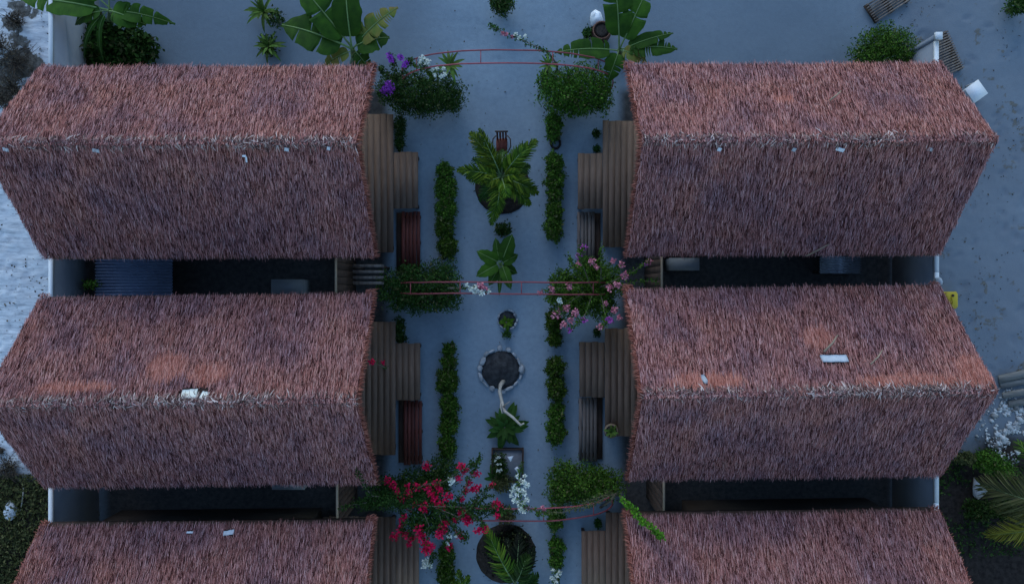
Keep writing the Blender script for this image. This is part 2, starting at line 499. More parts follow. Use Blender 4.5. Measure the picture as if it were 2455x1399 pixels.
def strands(root, d, nrm, length, width, lift, droop, roll=None):
    """bent straw blades: two quads each"""
    n = len(root)
    side = np.cross(d, nrm)
    side /= np.linalg.norm(side, axis=1)[:, None] + 1e-9
    if roll is not None:
        side = side * np.cos(roll)[:, None] + nrm * np.sin(roll)[:, None]
    L, W = length[:, None], width[:, None]
    mid = root + d * L * 0.5 + nrm * L * 0.5 * lift[:, None]
    tip = root + d * L + nrm * L * (lift - droop)[:, None]
    V = np.stack([root - side * W / 2, root + side * W / 2, mid - side * W / 2, mid + side * W / 2, tip - side * W * 0.2, tip + side * W * 0.2], 1)
    k = np.arange(n)[:, None] * 6
    F = np.concatenate([k + np.array([[0, 1, 3, 2]]), k + np.array([[2, 3, 5, 4]])])
    return V.reshape(-1, 3), F

def roof_uv(h, px, py):
    """roof coordinates (u along the ridge, s down the slope, side) of a pixel"""
    cx, cy, rz, L = h
    best = None
    for sg in (1, -1):
        for s in np.linspace(0, SL, 300):
            z = ZR - s * math.sin(TH)
            p = at(px, py, z)
            dx, dy = p[0] - cx, p[1] - cy
            u = dx * math.cos(rz) + dy * math.sin(rz)
            v = -dx * math.sin(rz) + dy * math.cos(rz)
            e = abs(v - sg * s * math.cos(TH))
            if best is None or e < best[0]:
                best = (e, u, s, sg)
    return best[1:]

def roof_world(h, u, s, sg, up=0.05):
    cx, cy, rz, L = h
    y = sg * (s * math.cos(TH) + up * math.sin(TH))
    return np.array([cx + u * math.cos(rz) - y * math.sin(rz), cy + u * math.sin(rz) + y * math.cos(rz), ZR - s * math.sin(TH) + up * math.cos(TH)])

def bungalow(label, x0, x1, yc, rz, path_side, holes, dens, fresh=()):
    L = x1 - x0
    h = ((x0 + x1) / 2, yc, rz, L)
    root = thing('thatched_bungalow', label, 'bungalow', (h[0], h[1], 0), rz, 'thatched bungalows either side of the garden path')
    # walls
    pw = path_side
    wx0, wx1 = (-L / 2 + 0.35, L / 2 - 1.75) if pw > 0 else (-L / 2 + 1.75, L / 2 - 0.35)
    wy = 1.5
    g = G().box(((wx0 + wx1) / 2, 0, 1.32), (wx1 - wx0, 2 * wy, 2.60))
    wl = obj('wall', g, M['plaster'], root, local=True)
    g = G()
    xa, xb = wx0, wx1
    g.add([(xa, -wy, 2.62), (xa, wy, 2.62), (xa, 0, 3.95), (xb, -wy, 2.62), (xb, wy, 2.62), (xb, 0, 3.95)], [[0, 2, 1], [3, 4, 5]], [[0, 1, 4, 3], [0, 3, 5, 2], [1, 2, 5, 4]])
    obj('gable', g, M['dark_wood'], root, local=True)
    xf = wx1 if pw > 0 else wx0
    dr = obj('door', G().box((xf + pw * 0.02, 0.2, 1.45), (0.05, 0.9, 2.0)), M['dark_wood'], root, local=True)
    obj('handle', G().box((xf + pw * 0.06, -0.15, 1.45), (0.04, 0.03, 0.14)), M['pale_metal'], dr, local=True)
    for yy in (-0.95,):
        wn = obj('window', G().box((xf + pw * 0.015, yy, 1.6), (0.04, 0.7, 0.9)), M['tan_wood'], root, local=True)
        obj('pane', G().box((xf + pw * 0.03, yy, 1.6), (0.03, 0.6, 0.8)), M['metal'], wn, local=True)
    for yy in (-1.6, 1.6):
        p = G().tube([(pw * (L / 2 - 1.0), yy, 0), (pw * (L / 2 - 1.0), yy, 1.4), (pw * (L / 2 - 1.0), yy, 2.62)], [0.06, 0.055, 0.05], 8)
        obj('porch_post', p, M['bark'], root, True, local=True)
    # roof deck
    E = 0.10
    ye, ze = HD - 0.06, ZE + 0.02
    g = G()
    hx = L / 2 - 0.14
    prof = [(0, ZR - 0.02), (ye, ze), (ye, ze - 0.14), (0, ZR - 0.18), (-ye - 0.07, ze - 0.20), (-ye - 0.07, ze - 0.063)]
    V = [(sx * hx, y, z) for sx in (-1, 1) for y, z in prof]
    g.add(V, [[0, 1, 7, 6], [1, 2, 8, 7], [2, 3, 9, 8], [3, 4, 10, 9], [4, 5, 11, 10], [5, 0, 6, 11], [0, 3, 2, 1], [0, 5, 4, 3], [6, 7, 8, 9], [6, 9, 10, 11]])
    roof = obj('roof', g, M['roof_under'], root, local=True)
    # thatch, one mass of straw for each slope
    hol = [roof_uv(h, a, b) + (c / 2, d / 2) for a, b, c, d in holes]
    fr = [roof_uv(h, a, b) + (c / 2, d / 2) for a, b, c, d in fresh]
    seed = int(abs(x0 * 100 + yc * 1000))
    r = np.random.default_rng(seed)
    for sg in (1, -1):
        n = int(dens[0 if sg > 0 else 1])
        if n <= 0: continue
        u = r.uniform(-L / 2 + 0.03, L / 2 - 0.03, n)
        nc = 22
        c_ = r.integers(0, nc, n)
        s = (c_ + 0.5 + r.normal(0, 0.30, n)) / nc * (SL - (0.12 if sg > 0 else 0.02)) - 0.12
        s = np.clip(s, -0.10, SL - (0.10 if sg > 0 else 0.01))
        d = np.array([0, sg * math.cos(TH), -math.sin(TH)])
        nr = np.array([0, sg * math.sin(TH), math.cos(TH)])
        a = np.array([1.0, 0, 0])
        field = (fbm(u, s, 0.9, seed % 97, 3) - 0.5) * 0.22 + (fbm(u, s, 4.5, seed % 89 + 3, 2) - 0.5) * 0.18
        phi = field + r.normal(0, 0.11, n)
        D = np.cos(phi)[:, None] * d + np.sin(phi)[:, None] * a
        hump = (fbm(u, s, 2.2, seed % 83 + 7, 3) - 0.5) * 0.07
        root_p = u[:, None] * a + s[:, None] * d + np.array([0, 0, ZR]) + (r.uniform(0.0, 0.06, n) + hump)[:, None] * nr
        root_p[:, 2] += 0.09 * (fbm(u, u * 0, 0.5, seed % 61, 2) - 0.5)
        ln = r.uniform(0.09, 0.175, n)
        ln = np.minimum(ln, np.maximum(0.10, SL + (0.09 if sg < 0 else 0.0) + r.uniform(0.05, 0.13, n) + 0.08 * (fbm(u, u * 0 + sg, 1.3, seed % 71, 3) - 0.4) - s))
        wd = r.uniform(0.006, 0.0105, n)
        lift = r.uniform(0.04, 0.36, n)
        droop = r.uniform(0.0, 0.12, n)
        roll = r.normal(0, 0.45, n)
        keep = np.ones(n, bool)
        for (hu, hs, hg, ru, rs) in hol:
            if hg == sg:
                e = s + ln
                inu = np.abs(u - hu + np.sin(phi) * ln * 0.5) < ru * r.uniform(0.85, 1.15, n)
                keep &= ~(inu & (e > hs - rs) & (s < hs + rs))
        isf = np.zeros(n, bool)
        for (hu, hs, hg, ru, rs) in fr:
            if hg == sg:
                q = ((u - hu) / ru) ** 2 + ((s - hs) / rs) ** 2
                isf |= q < r.uniform(0.45, 1.15, n)
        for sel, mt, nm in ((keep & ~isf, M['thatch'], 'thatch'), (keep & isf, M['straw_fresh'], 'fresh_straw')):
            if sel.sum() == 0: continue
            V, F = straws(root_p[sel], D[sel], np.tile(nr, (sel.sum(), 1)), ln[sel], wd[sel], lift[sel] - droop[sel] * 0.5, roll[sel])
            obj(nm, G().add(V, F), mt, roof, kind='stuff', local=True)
    # loose straw combed over the gable edges
    for ex in (-1, 1):
        n = 8000 if ex == pw else 4000
        sg = r.choice([-1, 1], n)
        s = r.uniform(-0.02, SL - 0.02, n)
        d = np.stack([np.zeros(n), sg * math.cos(TH), np.full(n, -math.sin(TH))], 1)
        nr = np.stack([np.zeros(n), sg * math.sin(TH), np.full(n, math.cos(TH))], 1)
        inn = r.uniform(0.02, 0.20, n)
        P0 = np.array([0, 0, ZR]) + s[:, None] * d + r.uniform(-0.05, 0.06, n)[:, None] * nr
        P0[:, 0] += ex * (L / 2 - inn)
        o_ = np.array([ex * 1.0, 0, 0])
        D = o_ * r.uniform(0.45, 1.0, n)[:, None] + d * r.uniform(0.1, 0.75, n)[:, None] + np.array([0, 0, -1.0]) * r.uniform(0.0, 0.7, n)[:, None]
        D /= np.linalg.norm(D, axis=1)[:, None]
        V, F = strands(P0, D, nr, r.uniform(0.06, 0.13, n), r.uniform(0.007, 0.012, n), r.uniform(0.0, 0.15, n), r.uniform(0.1, 0.5, n), r.normal(0, 0.5, n))
        obj('gable_fringe', G().add(V, F), M['thatch_red'], roof, kind='stuff', local=True)
    # ridge: bundled cap and tangled ends
    n = 24
    uu = np.linspace(-L / 2 + 0.1, L / 2 - 0.1, n)
    obj('ridge_roll', G().tube(np.stack([uu, r.normal(0, 0.012, n), ZR - 0.02 + r.normal(0, 0.012, n)], 1), 0.06 + r.normal(0, 0.008, n), 7), M['roof_under'], roof, True, local=True)
    n = 3000
    u = r.uniform(-L / 2 + 0.05, L / 2 - 0.05, n)
    v = r.normal(0.015, 0.045, n)
    ang = r.uniform(0, 2 * math.pi, n)
    keep = np.abs(np.sin(ang)) > r.uniform(0, 0.9, n)
    P0 = np.stack([u, v, ZR + 0.07 - np.abs(v) * 0.75 + r.uniform(-0.01, 0.035, n)], 1)
    D = np.stack([np.cos(ang), np.sin(ang), -np.abs(np.sin(ang)) * 0.55], 1)
    D /= np.linalg.norm(D, axis=1)[:, None]
    nr = np.tile(np.array([0, 0, 1.0]), (n, 1))
    V, F = strands(P0[keep], D[keep], nr[keep], r.uniform(0.06, 0.15, n)[keep], r.uniform(0.008, 0.019, n)[keep], r.uniform(0.05, 0.35, n)[keep], r.uniform(0.1, 0.5, n)[keep], r.normal(0, 0.5, n)[keep])
    obj('ridge_tangle', G().add(V, F), M['ridge'], roof, kind='stuff', local=True)
    return root, h

def roof_sheet(root, h, px, py, lw, lh, mat, rot=0.0, label=None, up=0.055):
    u, s, sg = roof_uv(h, px, py)
    nx, ny = 9, 4
    V = []
    d = np.array([0, sg * math.cos(TH), -math.sin(TH)])
    nr = np.array([0, sg * math.sin(TH), math.cos(TH)])
    top = []
    for i in range(nx):
        for j in range(ny):
            a, b = (i / (nx - 1) - 0.5) * lw, (j / (ny - 1) - 0.5) * lh
            a2, b2 = a * math.cos(rot) - b * math.sin(rot), a * math.sin(rot) + b * math.cos(rot)
            top.append(np.array([u + a2, 0, ZR]) + d * (s + b2) + nr * (up + 0.006 * math.sin(i * 1.7)))
    V = top + [p - nr * 0.012 for p in top]
    n = nx * ny
    F = []
    for i in range(nx - 1):
        for j in range(ny - 1):
            q = [i * ny + j, i * ny + j + 1, (i + 1) * ny + j + 1, (i + 1) * ny + j]
            F += [q, [k + n for k in q[::-1]]]
    for i in range(nx - 1):
        for j in (0, ny - 1):
            F.append([i * ny + j, (i + 1) * ny + j, (i + 1) * ny + j + n, i * ny + j + n])
    for j in range(ny - 1):
        for i in (0, nx - 1):
            F.append([i * ny + j, i * ny + j + 1, i * ny + j + 1 + n, i * ny + j + n])
    obj('roofing_sheet', G().add(V, F), mat, root, local=True, label=label)

D0 = 80000
LX = (-9.685, -2.80)
RX = (2.345, 8.83)
H = {}
H['L1'] = bungalow('thatched bungalow at upper left, its ridge level with the young palm', *LX, 2.705, rad(0.2), 1, [(593, 366, 0.05, 0.05)], (D0, D0))
H['L2'] = bungalow('thatched bungalow at middle left with white sheets showing below its ridge', *LX, -2.0, rad(0.7), 1, [(468, 945, 0.55, 0.22)], (D0, D0),
                   [(400, 890, 0.85, 0.75), (500, 905, 0.9, 0.55), (180, 940, 1.6, 0.25)])
H['L3'] = bungalow('thatched bungalow at lower left, cut by the bottom of the picture', *LX, -6.68, rad(0.7), 1, [(550, 1278, 0.22, 0.10), (457, 1278, 0.12, 0.05)], (D0, 5000))
H['R1'] = bungalow('thatched bungalow at upper right beside the white stool', *RX, 2.757, rad(0.15), -1, [], (D0, D0), [(1880, 250, 0.5, 0.3)])
H['R2'] = bungalow('thatched bungalow at middle right with pale blue sheet in its thatch', *RX, -1.833, rad(0.75), -1, [(1998, 863, 0.52, 0.2), (1687, 912, 0.1, 0.2)], (D0, D0),
                   [(1960, 820, 0.7, 0.6), (2340, 900, 0.8, 0.8), (1700, 925, 1.6, 0.4), (2200, 925, 2.4, 0.35)])
H['R3'] = bungalow('thatched bungalow at lower right with green vine over its corner', *RX, -6.46, rad(0.85), -1, [], (D0, 5000))
roof_sheet(*H['L2'], 456, 947, 0.28, 0.20, M['cream'], 0.1, 'white sheet bared below the ridge')
roof_sheet(*H['L2'], 492, 951, 0.14, 0.16, M['cream'], -0.2, 'white sheet bared below the ridge')
roof_sheet(*H['R2'], 1998, 863, 0.50, 0.16, M['pale_metal'], 0.0, 'pale blue sheet bared in the thatch')
roof_sheet(*H['R2'], 1687, 912, 0.09, 0.2, M['pale_metal'], 0.4)
roof_sheet(*H['L3'], 550, 1278, 0.22, 0.10, M['white'], 0.2)
roof_sheet(*H['L3'], 457, 1278, 0.14, 0.04, M['white'], 0.0)
roof_sheet(*H['L1'], 589, 367, 0.07, 0.035, M['white'], 0.0, up=0.11)
roof_sheet(*H['L1'], 595, 374, 0.03, 0.12, M['white'], 0.15, up=0.13)
for hh, px, py, lw in (('R1', 2010, 352, 0.16), ('R1', 1900, 352, 0.07), ('R1', 1722, 352, 0.07), ('R1', 2225, 352, 0.1), ('L1', 690, 352, 0.08), ('L1', 790, 350, 0.06), ('L1', 20, 352, 0.1), ('L1', 235, 355, 0.12)):
    roof_sheet(*H[hh], px, py, lw, 0.07, M['pale_metal'], 0.3, up=0.10)

def stalk(label, house, p0, p1, wd=0.018):
    h = H[house][1]
    a, b = roof_uv(h, *p0), roof_uv(h, *p1)
    A, B = roof_world(h, *a, up=0.10), roof_world(h, *b, up=0.20)
    m_ = (A + B) / 2 + np.array([0.02, 0.01, 0.03])
    obj('palm_stalk', G().tube([A, m_, B], [wd, wd * 0.8, wd * 0.5], 6), M['tan_wood'], None, True, label=label, cat='stalk', group='loose palm stalks on the roofs')
stalk('dry palm stalk lying above the pale blue sheet on thatch', 'R2', (1972, 850), (2000, 818), 0.026)
stalk('short dry stalk on the thatch, right of the pale blue sheet', 'R2', (2083, 880), (2106, 854))
stalk('dry stalk near lower eave of the upper right bungalow, the longer one', 'R1', (1930, 606), (1980, 570))
stalk('dry stalk near lower eave of the upper right bungalow, the shorter one', 'R1', (1871, 606), (1869, 588))
stalk('curled dry stalk high on the upper right roof', 'R1', (1985, 252), (2008, 240), 0.018)

# ------------------------------------------------------------------ timber decks and steps
def plank_run(root, x0, x1, ya, yb, z, mat, wd=0.145, gap=0.0045, th=0.03, name='plank', slop=0.012):
    n = max(1, round((x1 - x0) / wd))
    w_ = (x1 - x0) / n
    for k in range(n):
        c = x0 + (k + 0.5) * w_
        dy0, dy1 = rnd.uniform(-slop, slop), rnd.uniform(-slop, slop)
        obj(name, G().box((c, (ya + yb + dy0 + dy1) / 2, z - th / 2 + rnd.uniform(-0.003, 0.003)), (w_ - gap, abs(ya - yb) + dy0 - dy1, th), rnd.uniform(-0.002, 0.002)), mat, root)

def deck(label, xi, xe, xo, ytop, ybot, etop, ebot, zz=0.45):
    """xi wall side, xe main edge, xo outer edge of the extension"""
    lo, hi = sorted((xi, xe))
    t = thing('timber_deck', label, 'deck', ((xi + xo) / 2, (etop + ebot) / 2, 0), group='timber decks in front of the bungalows')
    plank_run(t, lo, hi, ytop, ybot, zz, M['plank'])
    lo2, hi2 = sorted((xe, xo))
    plank_run(t, lo2 + 0.004, hi2 - 0.004, etop, ebot, zz - 0.004, M['plank'])
    for f in (0.04, 0.35, 0.65, 0.96):
        y = ytop + (ybot - ytop) * f
        obj('joist', G().box(((lo + hi) / 2, y, zz - 0.09), (hi - lo - 0.03, 0.06, 0.10)), M['dark_wood'], t)
        for x in (lo + 0.1, hi - 0.1):
            obj('post', G().box((x, y, (zz - 0.14) / 2), (0.08, 0.08, zz - 0.14)), M['dark_wood'], t)
    for f in (0.06, 0.94):
        y = etop + (ebot - etop) * f
        obj('joist', G().box(((lo2 + hi2) / 2, y, zz - 0.095), (hi2 - lo2 - 0.03, 0.06, 0.10)), M['dark_wood'], t)
        xx = hi2 - 0.07 if xo > xe else lo2 + 0.07
        obj('post', G().box((xx, y, (zz - 0.145) / 2), (0.07, 0.07, zz - 0.145)), M['dark_wood'], t)

def slat_step(label, xe, xo, ya, yb, mat, zz=0.22, gapw=0.15, n=5):
    sgn = 1 if xo > xe else -1
    a, b = xe + sgn * gapw, xo
    lo, hi = sorted((a, b))
    t = thing('slatted_step', label, 'step', ((lo + hi) / 2, (ya + yb) / 2, 0), group='slatted wooden steps beside the decks')
    plank_run(t, lo, hi, ya, yb, zz, mat, (hi - lo) / n, 0.014, 0.035, 'slat')
    obj('gap_shade_strip', G().box((xe + sgn * gapw * 0.5, (ya + yb) / 2, 0.05), (gapw - 0.02, abs(ya - yb) - 0.02, 0.04)), M['dark_wood'], t)  # dark strip added in the gap, its colour stands in for shade
    for f in (0.08, 0.5, 0.92):
        y = ya + (yb - ya) * f
        obj('bearer', G().box(((lo + hi) / 2, y, (zz - 0.04) / 2), (hi - lo - 0.02, 0.07, zz - 0.04)), M['dark_wood'], t)

deck('timber deck of the upper left bungalow, facing the young palm', -4.42, -2.77, -2.19, 4.15, 0.92, 3.26, 1.95)
deck('timber deck of the middle left bungalow, level with the stone-rimmed pit', -4.42, -2.72, -2.14, -0.69, -3.80, -1.20, -2.52)
deck('timber deck of the lower left bungalow under red flowers', -4.42, -2.72, -2.17, -5.25, -8.4, -5.60, -7.3)
deck('timber deck of the upper right bungalow', 3.98, 2.12, 1.535, 4.0, 1.05, 3.23, 1.94)
deck('timber deck of the middle right bungalow with cactus pot on it', 3.98, 2.17, 1.57, -0.85, -3.37, -1.17, -2.45)
deck('timber deck of the lower right bungalow, at bottom of the picture', 3.98, 2.19, 1.62, -5.15, -8.2, -5.58, -7.2)
slat_step('dark red slatted step beside the upper left deck', -2.77, -2.17, 1.90, 0.45, M['plank_red'])
slat_step('dark red slatted step beside the middle left deck', -2.72, -2.13, -2.57, -4.08, M['plank_red'])
slat_step('grey-brown slatted step by the upper right deck, under pink flowers', 2.12, 1.54, 1.89, 0.55, M['plank_grey'])
slat_step('grey-brown slatted step by the middle right deck', 2.17, 1.58, -2.50, -4.0, M['plank_grey'])

# ------------------------------------------------------------------ back yards between the houses
def corrugated(label, px0, py0, px1, py1, z, mat, waves, tilt=0.0, along='y', amp=0.03, group=None):
    a, b = at(px0, py0, z), at(px1, py1, z)
    x0, x1 = sorted((a[0], b[0])); y0, y1 = sorted((a[1], b[1]))
    n = waves * 6
    ys = np.linspace(y0, y1, n + 1)
    zz = z + amp * np.sin(np.linspace(0, waves * 2 * math.pi, n + 1))
    V = []
    for dz in (0, -0.004):
        for x in (x0, x1):
            V.append(np.stack([np.full(n + 1, x), ys, zz + dz + (x - x0) * tilt], 1))
    V = np.concatenate(V)
    m_ = n + 1
    k = np.arange(n)
    F = np.concatenate([np.stack([k, m_ + k, m_ + k + 1, k + 1], 1), np.stack([2 * m_ + k, 2 * m_ + k + 1, 3 * m_ + k + 1, 3 * m_ + k], 1),
                        np.stack([k, k + 1, 2 * m_ + k + 1, 2 * m_ + k], 1), np.stack([m_ + k, 3 * m_ + k, 3 * m_ + k + 1, m_ + k + 1], 1)])
    t = thing('corrugated_shelter', label, 'shelter', ((x0 + x1) / 2, (y0 + y1) / 2, 0), group=group)
    obj('corrugated_sheet', G().add(V, F), mat, t, True)
    for x in (x0 + 0.08, x1 - 0.08):
        for y in (y0 + 0.05, y1 - 0.05):
            hz = z - 0.03 + (x - x0) * tilt
            obj('post', G().box((x, y, hz / 2), (0.06, 0.06, hz)), M['dark_wood'], t)
corrugated('bluish corrugated metal sheet between the two upper left roofs', 229, 610, 416, 715, 0.9, M['painted_metal'], 14, 0.03, group='corrugated sheets in the back yards')
corrugated('dark corrugated metal sheet between the two upper right roofs', 1965, 600, 2066, 656, 0.5, M['metal'], 9, -0.05, group='corrugated sheets in the back yards')

def partition(label, px, pya, pyb, z):
    a, b = at(px, pya, z), at(px, pyb, z)
    t = thing('timber_partition', label, 'partition', (a[0], (a[1] + b[1]) / 2, 0), group='timber partitions between neighbouring houses')
    obj('top_rail', G().box((a[0], (a[1] + b[1]) / 2, z - 0.02), (0.045, abs(a[1] - b[1]), 0.04)), M['tan_wood'], t)
    n = 8
    for k in range(n):
        y = b[1] + (a[1] - b[1]) * (k + 0.5) / n
        obj('board', G().box((a[0], y, (z - 0.05) / 2), (0.02, abs(a[1] - b[1]) / n - 0.012, z - 0.05)), M['dark_wood'], t)
partition('thin timber partition between the two upper left roofs', 805, 590, 735, 2.0)
partition('thin timber partition between the middle and lower left roofs', 808, 1140, 1270, 2.0)
partition('thin timber partition between the two upper right roofs', 1587, 585, 720, 2.0)
partition('thin timber partition between the middle and lower right roofs', 1592, 1120, 1255, 2.0)

def unit(label, px0, py0, px1, py1, z):
    a, b = at(px0, py0, z), at(px1, py1, z)
    c = (a + b) / 2
    t = thing('outdoor_unit', label, 'outdoor unit', (c[0], c[1], 0), group='pale box units in the back yards')
    w_, d_ = abs(a[0] - b[0]), abs(a[1] - b[1])
    obj('casing', G().box((c[0], c[1], z / 2 + 0.04), (w_ - 0.02, d_ - 0.02, z - 0.09)), M['grey_casing'], t)
    obj('lid', G().box((c[0], c[1], z - 0.006), (w_, d_, 0.012)), M['grey_casing'], t)
    for sx in (-1, 1):
        obj('foot', G().box((c[0] + sx * (w_ / 2 - 0.08), c[1], 0.042), (0.06, d_, 0.085)), M['dark_wood'], t)
unit('pale grey box unit in the gap between upper left roofs', 650, 669, 729, 706, 0.65)
unit('pale grey box unit just showing below the middle left roof', 652, 1138, 731, 1173, 0.65)
unit('pale grey box unit in the gap between upper right roofs', 1604, 618, 1677, 648, 0.65)

def louvre(label, px0, px1, pys, z):
    a, b = at(px0, pys[0], z), at(px1, pys[-1], z)
    t = thing('slatted_screen', label, 'screen', ((a[0] + b[0]) / 2, (a[1] + b[1]) / 2, 0))
    for py in pys:
        p = at(px0, py, z); q = at(px1, py, z)
        obj('slat', G().box(((p[0] + q[0]) / 2, p[1], z), (q[0] - p[0], 0.06, 0.03), rx=0.3), M['plank_grey'], t)
    for x in (a[0] + 0.05, b[0] - 0.05):
        for y in (a[1] - 0.02, b[1] + 0.02):
            obj('post', G().box((x, y, (z - 0.02) / 2), (0.05, 0.05, z - 0.02)), M['dark_wood'], t)
louvre('weathered slatted screen in the gap beside the left middle shrub', 846, 920, (637, 651, 665, 678), 1.0)

# ------------------------------------------------------------------ garden arches
def arch(label, pyu, pyl, x_l, x_r, top, rungs, broken=None):
    yu, yl = at(0, pyu, top)[1], at(0, pyl, top)[1]
    t = thing('garden_arch', label, 'arch', ((x_l + x_r) / 2, (yu + yl) / 2, 0), group='thin red metal arches over the path')
    xm, hw = (x_l + x_r) / 2, (x_r - x_l) / 2
    th = np.linspace(math.pi, 0, 41)
    xs = xm + hw * np.sign(np.cos(th)) * np.abs(np.cos(th)) ** 0.8
    zs = top * np.sin(th) ** 0.62
    for y in (yu, yl):
        wob = np.cumsum(R.normal(0, 0.004, 41))
        wob -= wob[0] + (wob[-1] - wob[0]) * np.linspace(0, 1, 41)
        obj('rail', G().tube(np.stack([xs, np.full(41, y) + wob, zs], 1), 0.016, 6), M['red_metal'], t, True)
    for k in rungs:
        i = int(k * 40)
        obj('rung', G().tube([(xs[i], yu, zs[i]), (xs[i], (yu + yl) / 2, zs[i]), (xs[i], yl, zs[i])], 0.010, 6), M['red_metal'], t, True)
arch('thin red metal arch over the path near the top of the picture', 122, 150, -2.55, 2.35, 2.2, (0.08, 0.24, 0.45, 0.62, 0.78, 0.92))
arch('thin red metal arch over the path between the two middle shrubs', 676, 703, -2.6, 2.35, 2.2, (0.08, 0.22, 0.40, 0.53, 0.75, 0.92))
arch('thin red metal arch overgrown by red bougainvillea', 1219, 1249, -2.55, 2.35, 2.2, (0.08, 0.2, 0.32, 0.58, 0.75, 0.92))

# ------------------------------------------------------------------ foliage builders
def leafgeo(P, D, N, ln, wd):
    """folded diamond leaves: two triangles each"""
    n = len(P)
    side = np.cross(D, N)
    side /= np.linalg.norm(side, axis=1)[:, None] + 1e-9
    mid = P + D * (ln * 0.45)[:, None] + N * (ln * 0.10)[:, None]
    tip = P + D * ln[:, None] - N * (ln * 0.10)[:, None]
    V = np.stack([P, mid - side * wd[:, None] / 2, tip, mid + side * wd[:, None] / 2], 1).reshape(-1, 3)
    k = np.arange(n)[:, None] * 4
    return V, np.concatenate([k + np.array([[0, 2, 1]]), k + np.array([[0, 3, 2]])])

def unitv(n, r):
    v = r.normal(size=(n, 3))
    return v / np.linalg.norm(v, axis=1)[:, None]

def cloud(blobs, n, size, r, up=0.9):
    """leaves through the volume of several ellipsoid clumps, denser towards the outside"""
    vol = np.array([b[3] * b[4] for b in blobs])
    P = []
    for b, k in zip(blobs, (n * vol / vol.sum()).astype(int)):
        d = unitv(k, r)
        d[:, 2] = np.abs(d[:, 2]) * np.where(r.random(k) < 0.8, 1, -1)
        lump = 0.92 + 0.22 * np.sin(d[:, 0] * 5 + b[0] * 9) * np.sin(d[:, 1] * 6 + b[1] * 7) + r.normal(0, 0.05, k)
        rr = np.maximum(r.random(k) ** 0.4 * lump, 0.05)
        far = r.random(k) < 0.03
        rr = np.where(far, rr * 1.3, rr)
        P.append(np.array(b[:3]) + d * rr[:, None] * np.array(b[3:6]))
    P = np.concatenate(P)
    P[:, 2] = np.maximum(P[:, 2], 0.02)
    n = len(P)
    N = unitv(n, r) + np.array([0, 0, up])
    N /= np.linalg.norm(N, axis=1)[:, None]
    D = np.cross(N, unitv(n, r))
    D /= np.linalg.norm(D, axis=1)[:, None] + 1e-9
    ln = size * r.uniform(0.6, 1.3, n)
    return leafgeo(P, D, N, ln, ln * r.uniform(0.45, 0.65, n))

def blobs_px(spec):
    """(px, py, rx_px, ry_px, height) -> clumps standing on the ground"""
    out = []
    for px, py, rx, ry, hh in spec:
        zc = hh * 0.5
        p = at(px, py, hh * 0.7)
        k = (CAM_H - hh * 0.7) / FPX
        out.append((p[0], p[1], zc, rx * k * 1.12, ry * k * 1.12, hh * 0.55))
    return out

def bush(name, label, cat, spec, n, size, mat='leaf', group=None, seed=1, stems=5):
    bl = blobs_px(spec)
    c = np.mean([b[:2] for b in bl], 0)
    t = thing(name, label, cat, (c[0], c[1], 0), group=group)
    r = np.random.default_rng(seed)
    g = G()
    for b in bl:
        for k in range(max(1, stems // len(bl))):
            e = np.array(b[:3]) + r.uniform(-0.5, 0.5, 3) * np.array(b[3:6])
            g.tube([(b[0] + r.normal(0, 0.03), b[1] + r.normal(0, 0.03), 0), (e[0] * .4 + b[0] * .6, e[1] * .4 + b[1] * .6, e[2] * 0.55), e], [0.018, 0.013, 0.006], 5)
    obj('stem', g, M['bark'], t, True)
    V, F = cloud(bl, n, size, r)
    obj('crown', G().add(V, F), M[mat], t)
    if n > 600:
        V, F = cloud([(b[0], b[1], b[2] + b[5] * 0.25, b[3] * 1.05, b[4] * 1.05, b[5]) for b in bl], int(n * 0.035), size * 1.2, r)
        obj('withered_leaves', G().add(V, F), M['leaf_weed'], t, kind='stuff')
    return t

def flowers(root, pts, rad_, mat, r, dens=46, size=0.055):
    """one cluster of papery bracts"""
    pts = np.array(pts, float)
    P = []
    for p in pts:
        d = unitv(dens, r)
        d[:, 2] = np.abs(d[:, 2]) * 0.7
        P.append(p + d * (rad_ * r.random(dens) ** 0.5)[:, None])
    P = np.concatenate(P)
    n = len(P)
    N = unitv(n, r) + np.array([0, 0, 0.6]); N /= np.linalg.norm(N, axis=1)[:, None]
    D = np.cross(N, unitv(n, r)); D /= np.linalg.norm(D, axis=1)[:, None] + 1e-9
    ln = size * r.uniform(0.7, 1.3, n)
    V, F = leafgeo(P, D, N, ln, ln * 0.8)
    return obj('flower_cluster', G().add(V, F), M[mat], root)

def spray(g_b, pts, r, LV, nleaf, size, rad0=0.012):
    """a twig with leaves along it; the twig goes to g_b, leaves to the list LV"""
    pts = np.array(pts, float)
    m = len(pts)
    tt = np.linspace(0, m - 1, 14)
    q = np.stack([np.interp(tt, np.arange(m), pts[:, k]) for k in range(3)], 1)
    q += np.cumsum(r.normal(0, 0.008, q.shape), 0)
    g_b.tube(q, np.linspace(rad0, 0.003, 14), 5)
    i = r.uniform(0, 13, nleaf)
    P = np.stack([np.interp(i, np.arange(14), q[:, k]) for k in range(3)], 1) + r.normal(0, 0.03, (nleaf, 3))
    N = unitv(nleaf, r) + np.array([0, 0, 1.0]); N /= np.linalg.norm(N, axis=1)[:, None]
    D = np.cross(N, unitv(nleaf, r)); D /= np.linalg.norm(D, axis=1)[:, None] + 1e-9
    ln = size * r.uniform(0.7, 1.3, nleaf)
    LV.append((P, D, N, ln))

def leaves_obj(root, LV, mat, name='foliage'):
    P, D, N, ln = (np.concatenate([a[k] for a in LV]) for k in range(4))
    V, F = leafgeo(P, D, N, ln, ln * 0.6)
    return obj(name, G().add(V, F), M[mat], root)

def bez(a, b, c, n):
    t = np.linspace(0, 1, n)[:, None]
    return (1 - t) ** 2 * np.array(a) + 2 * t * (1 - t) * np.array(b) + t * t * np.array(c)

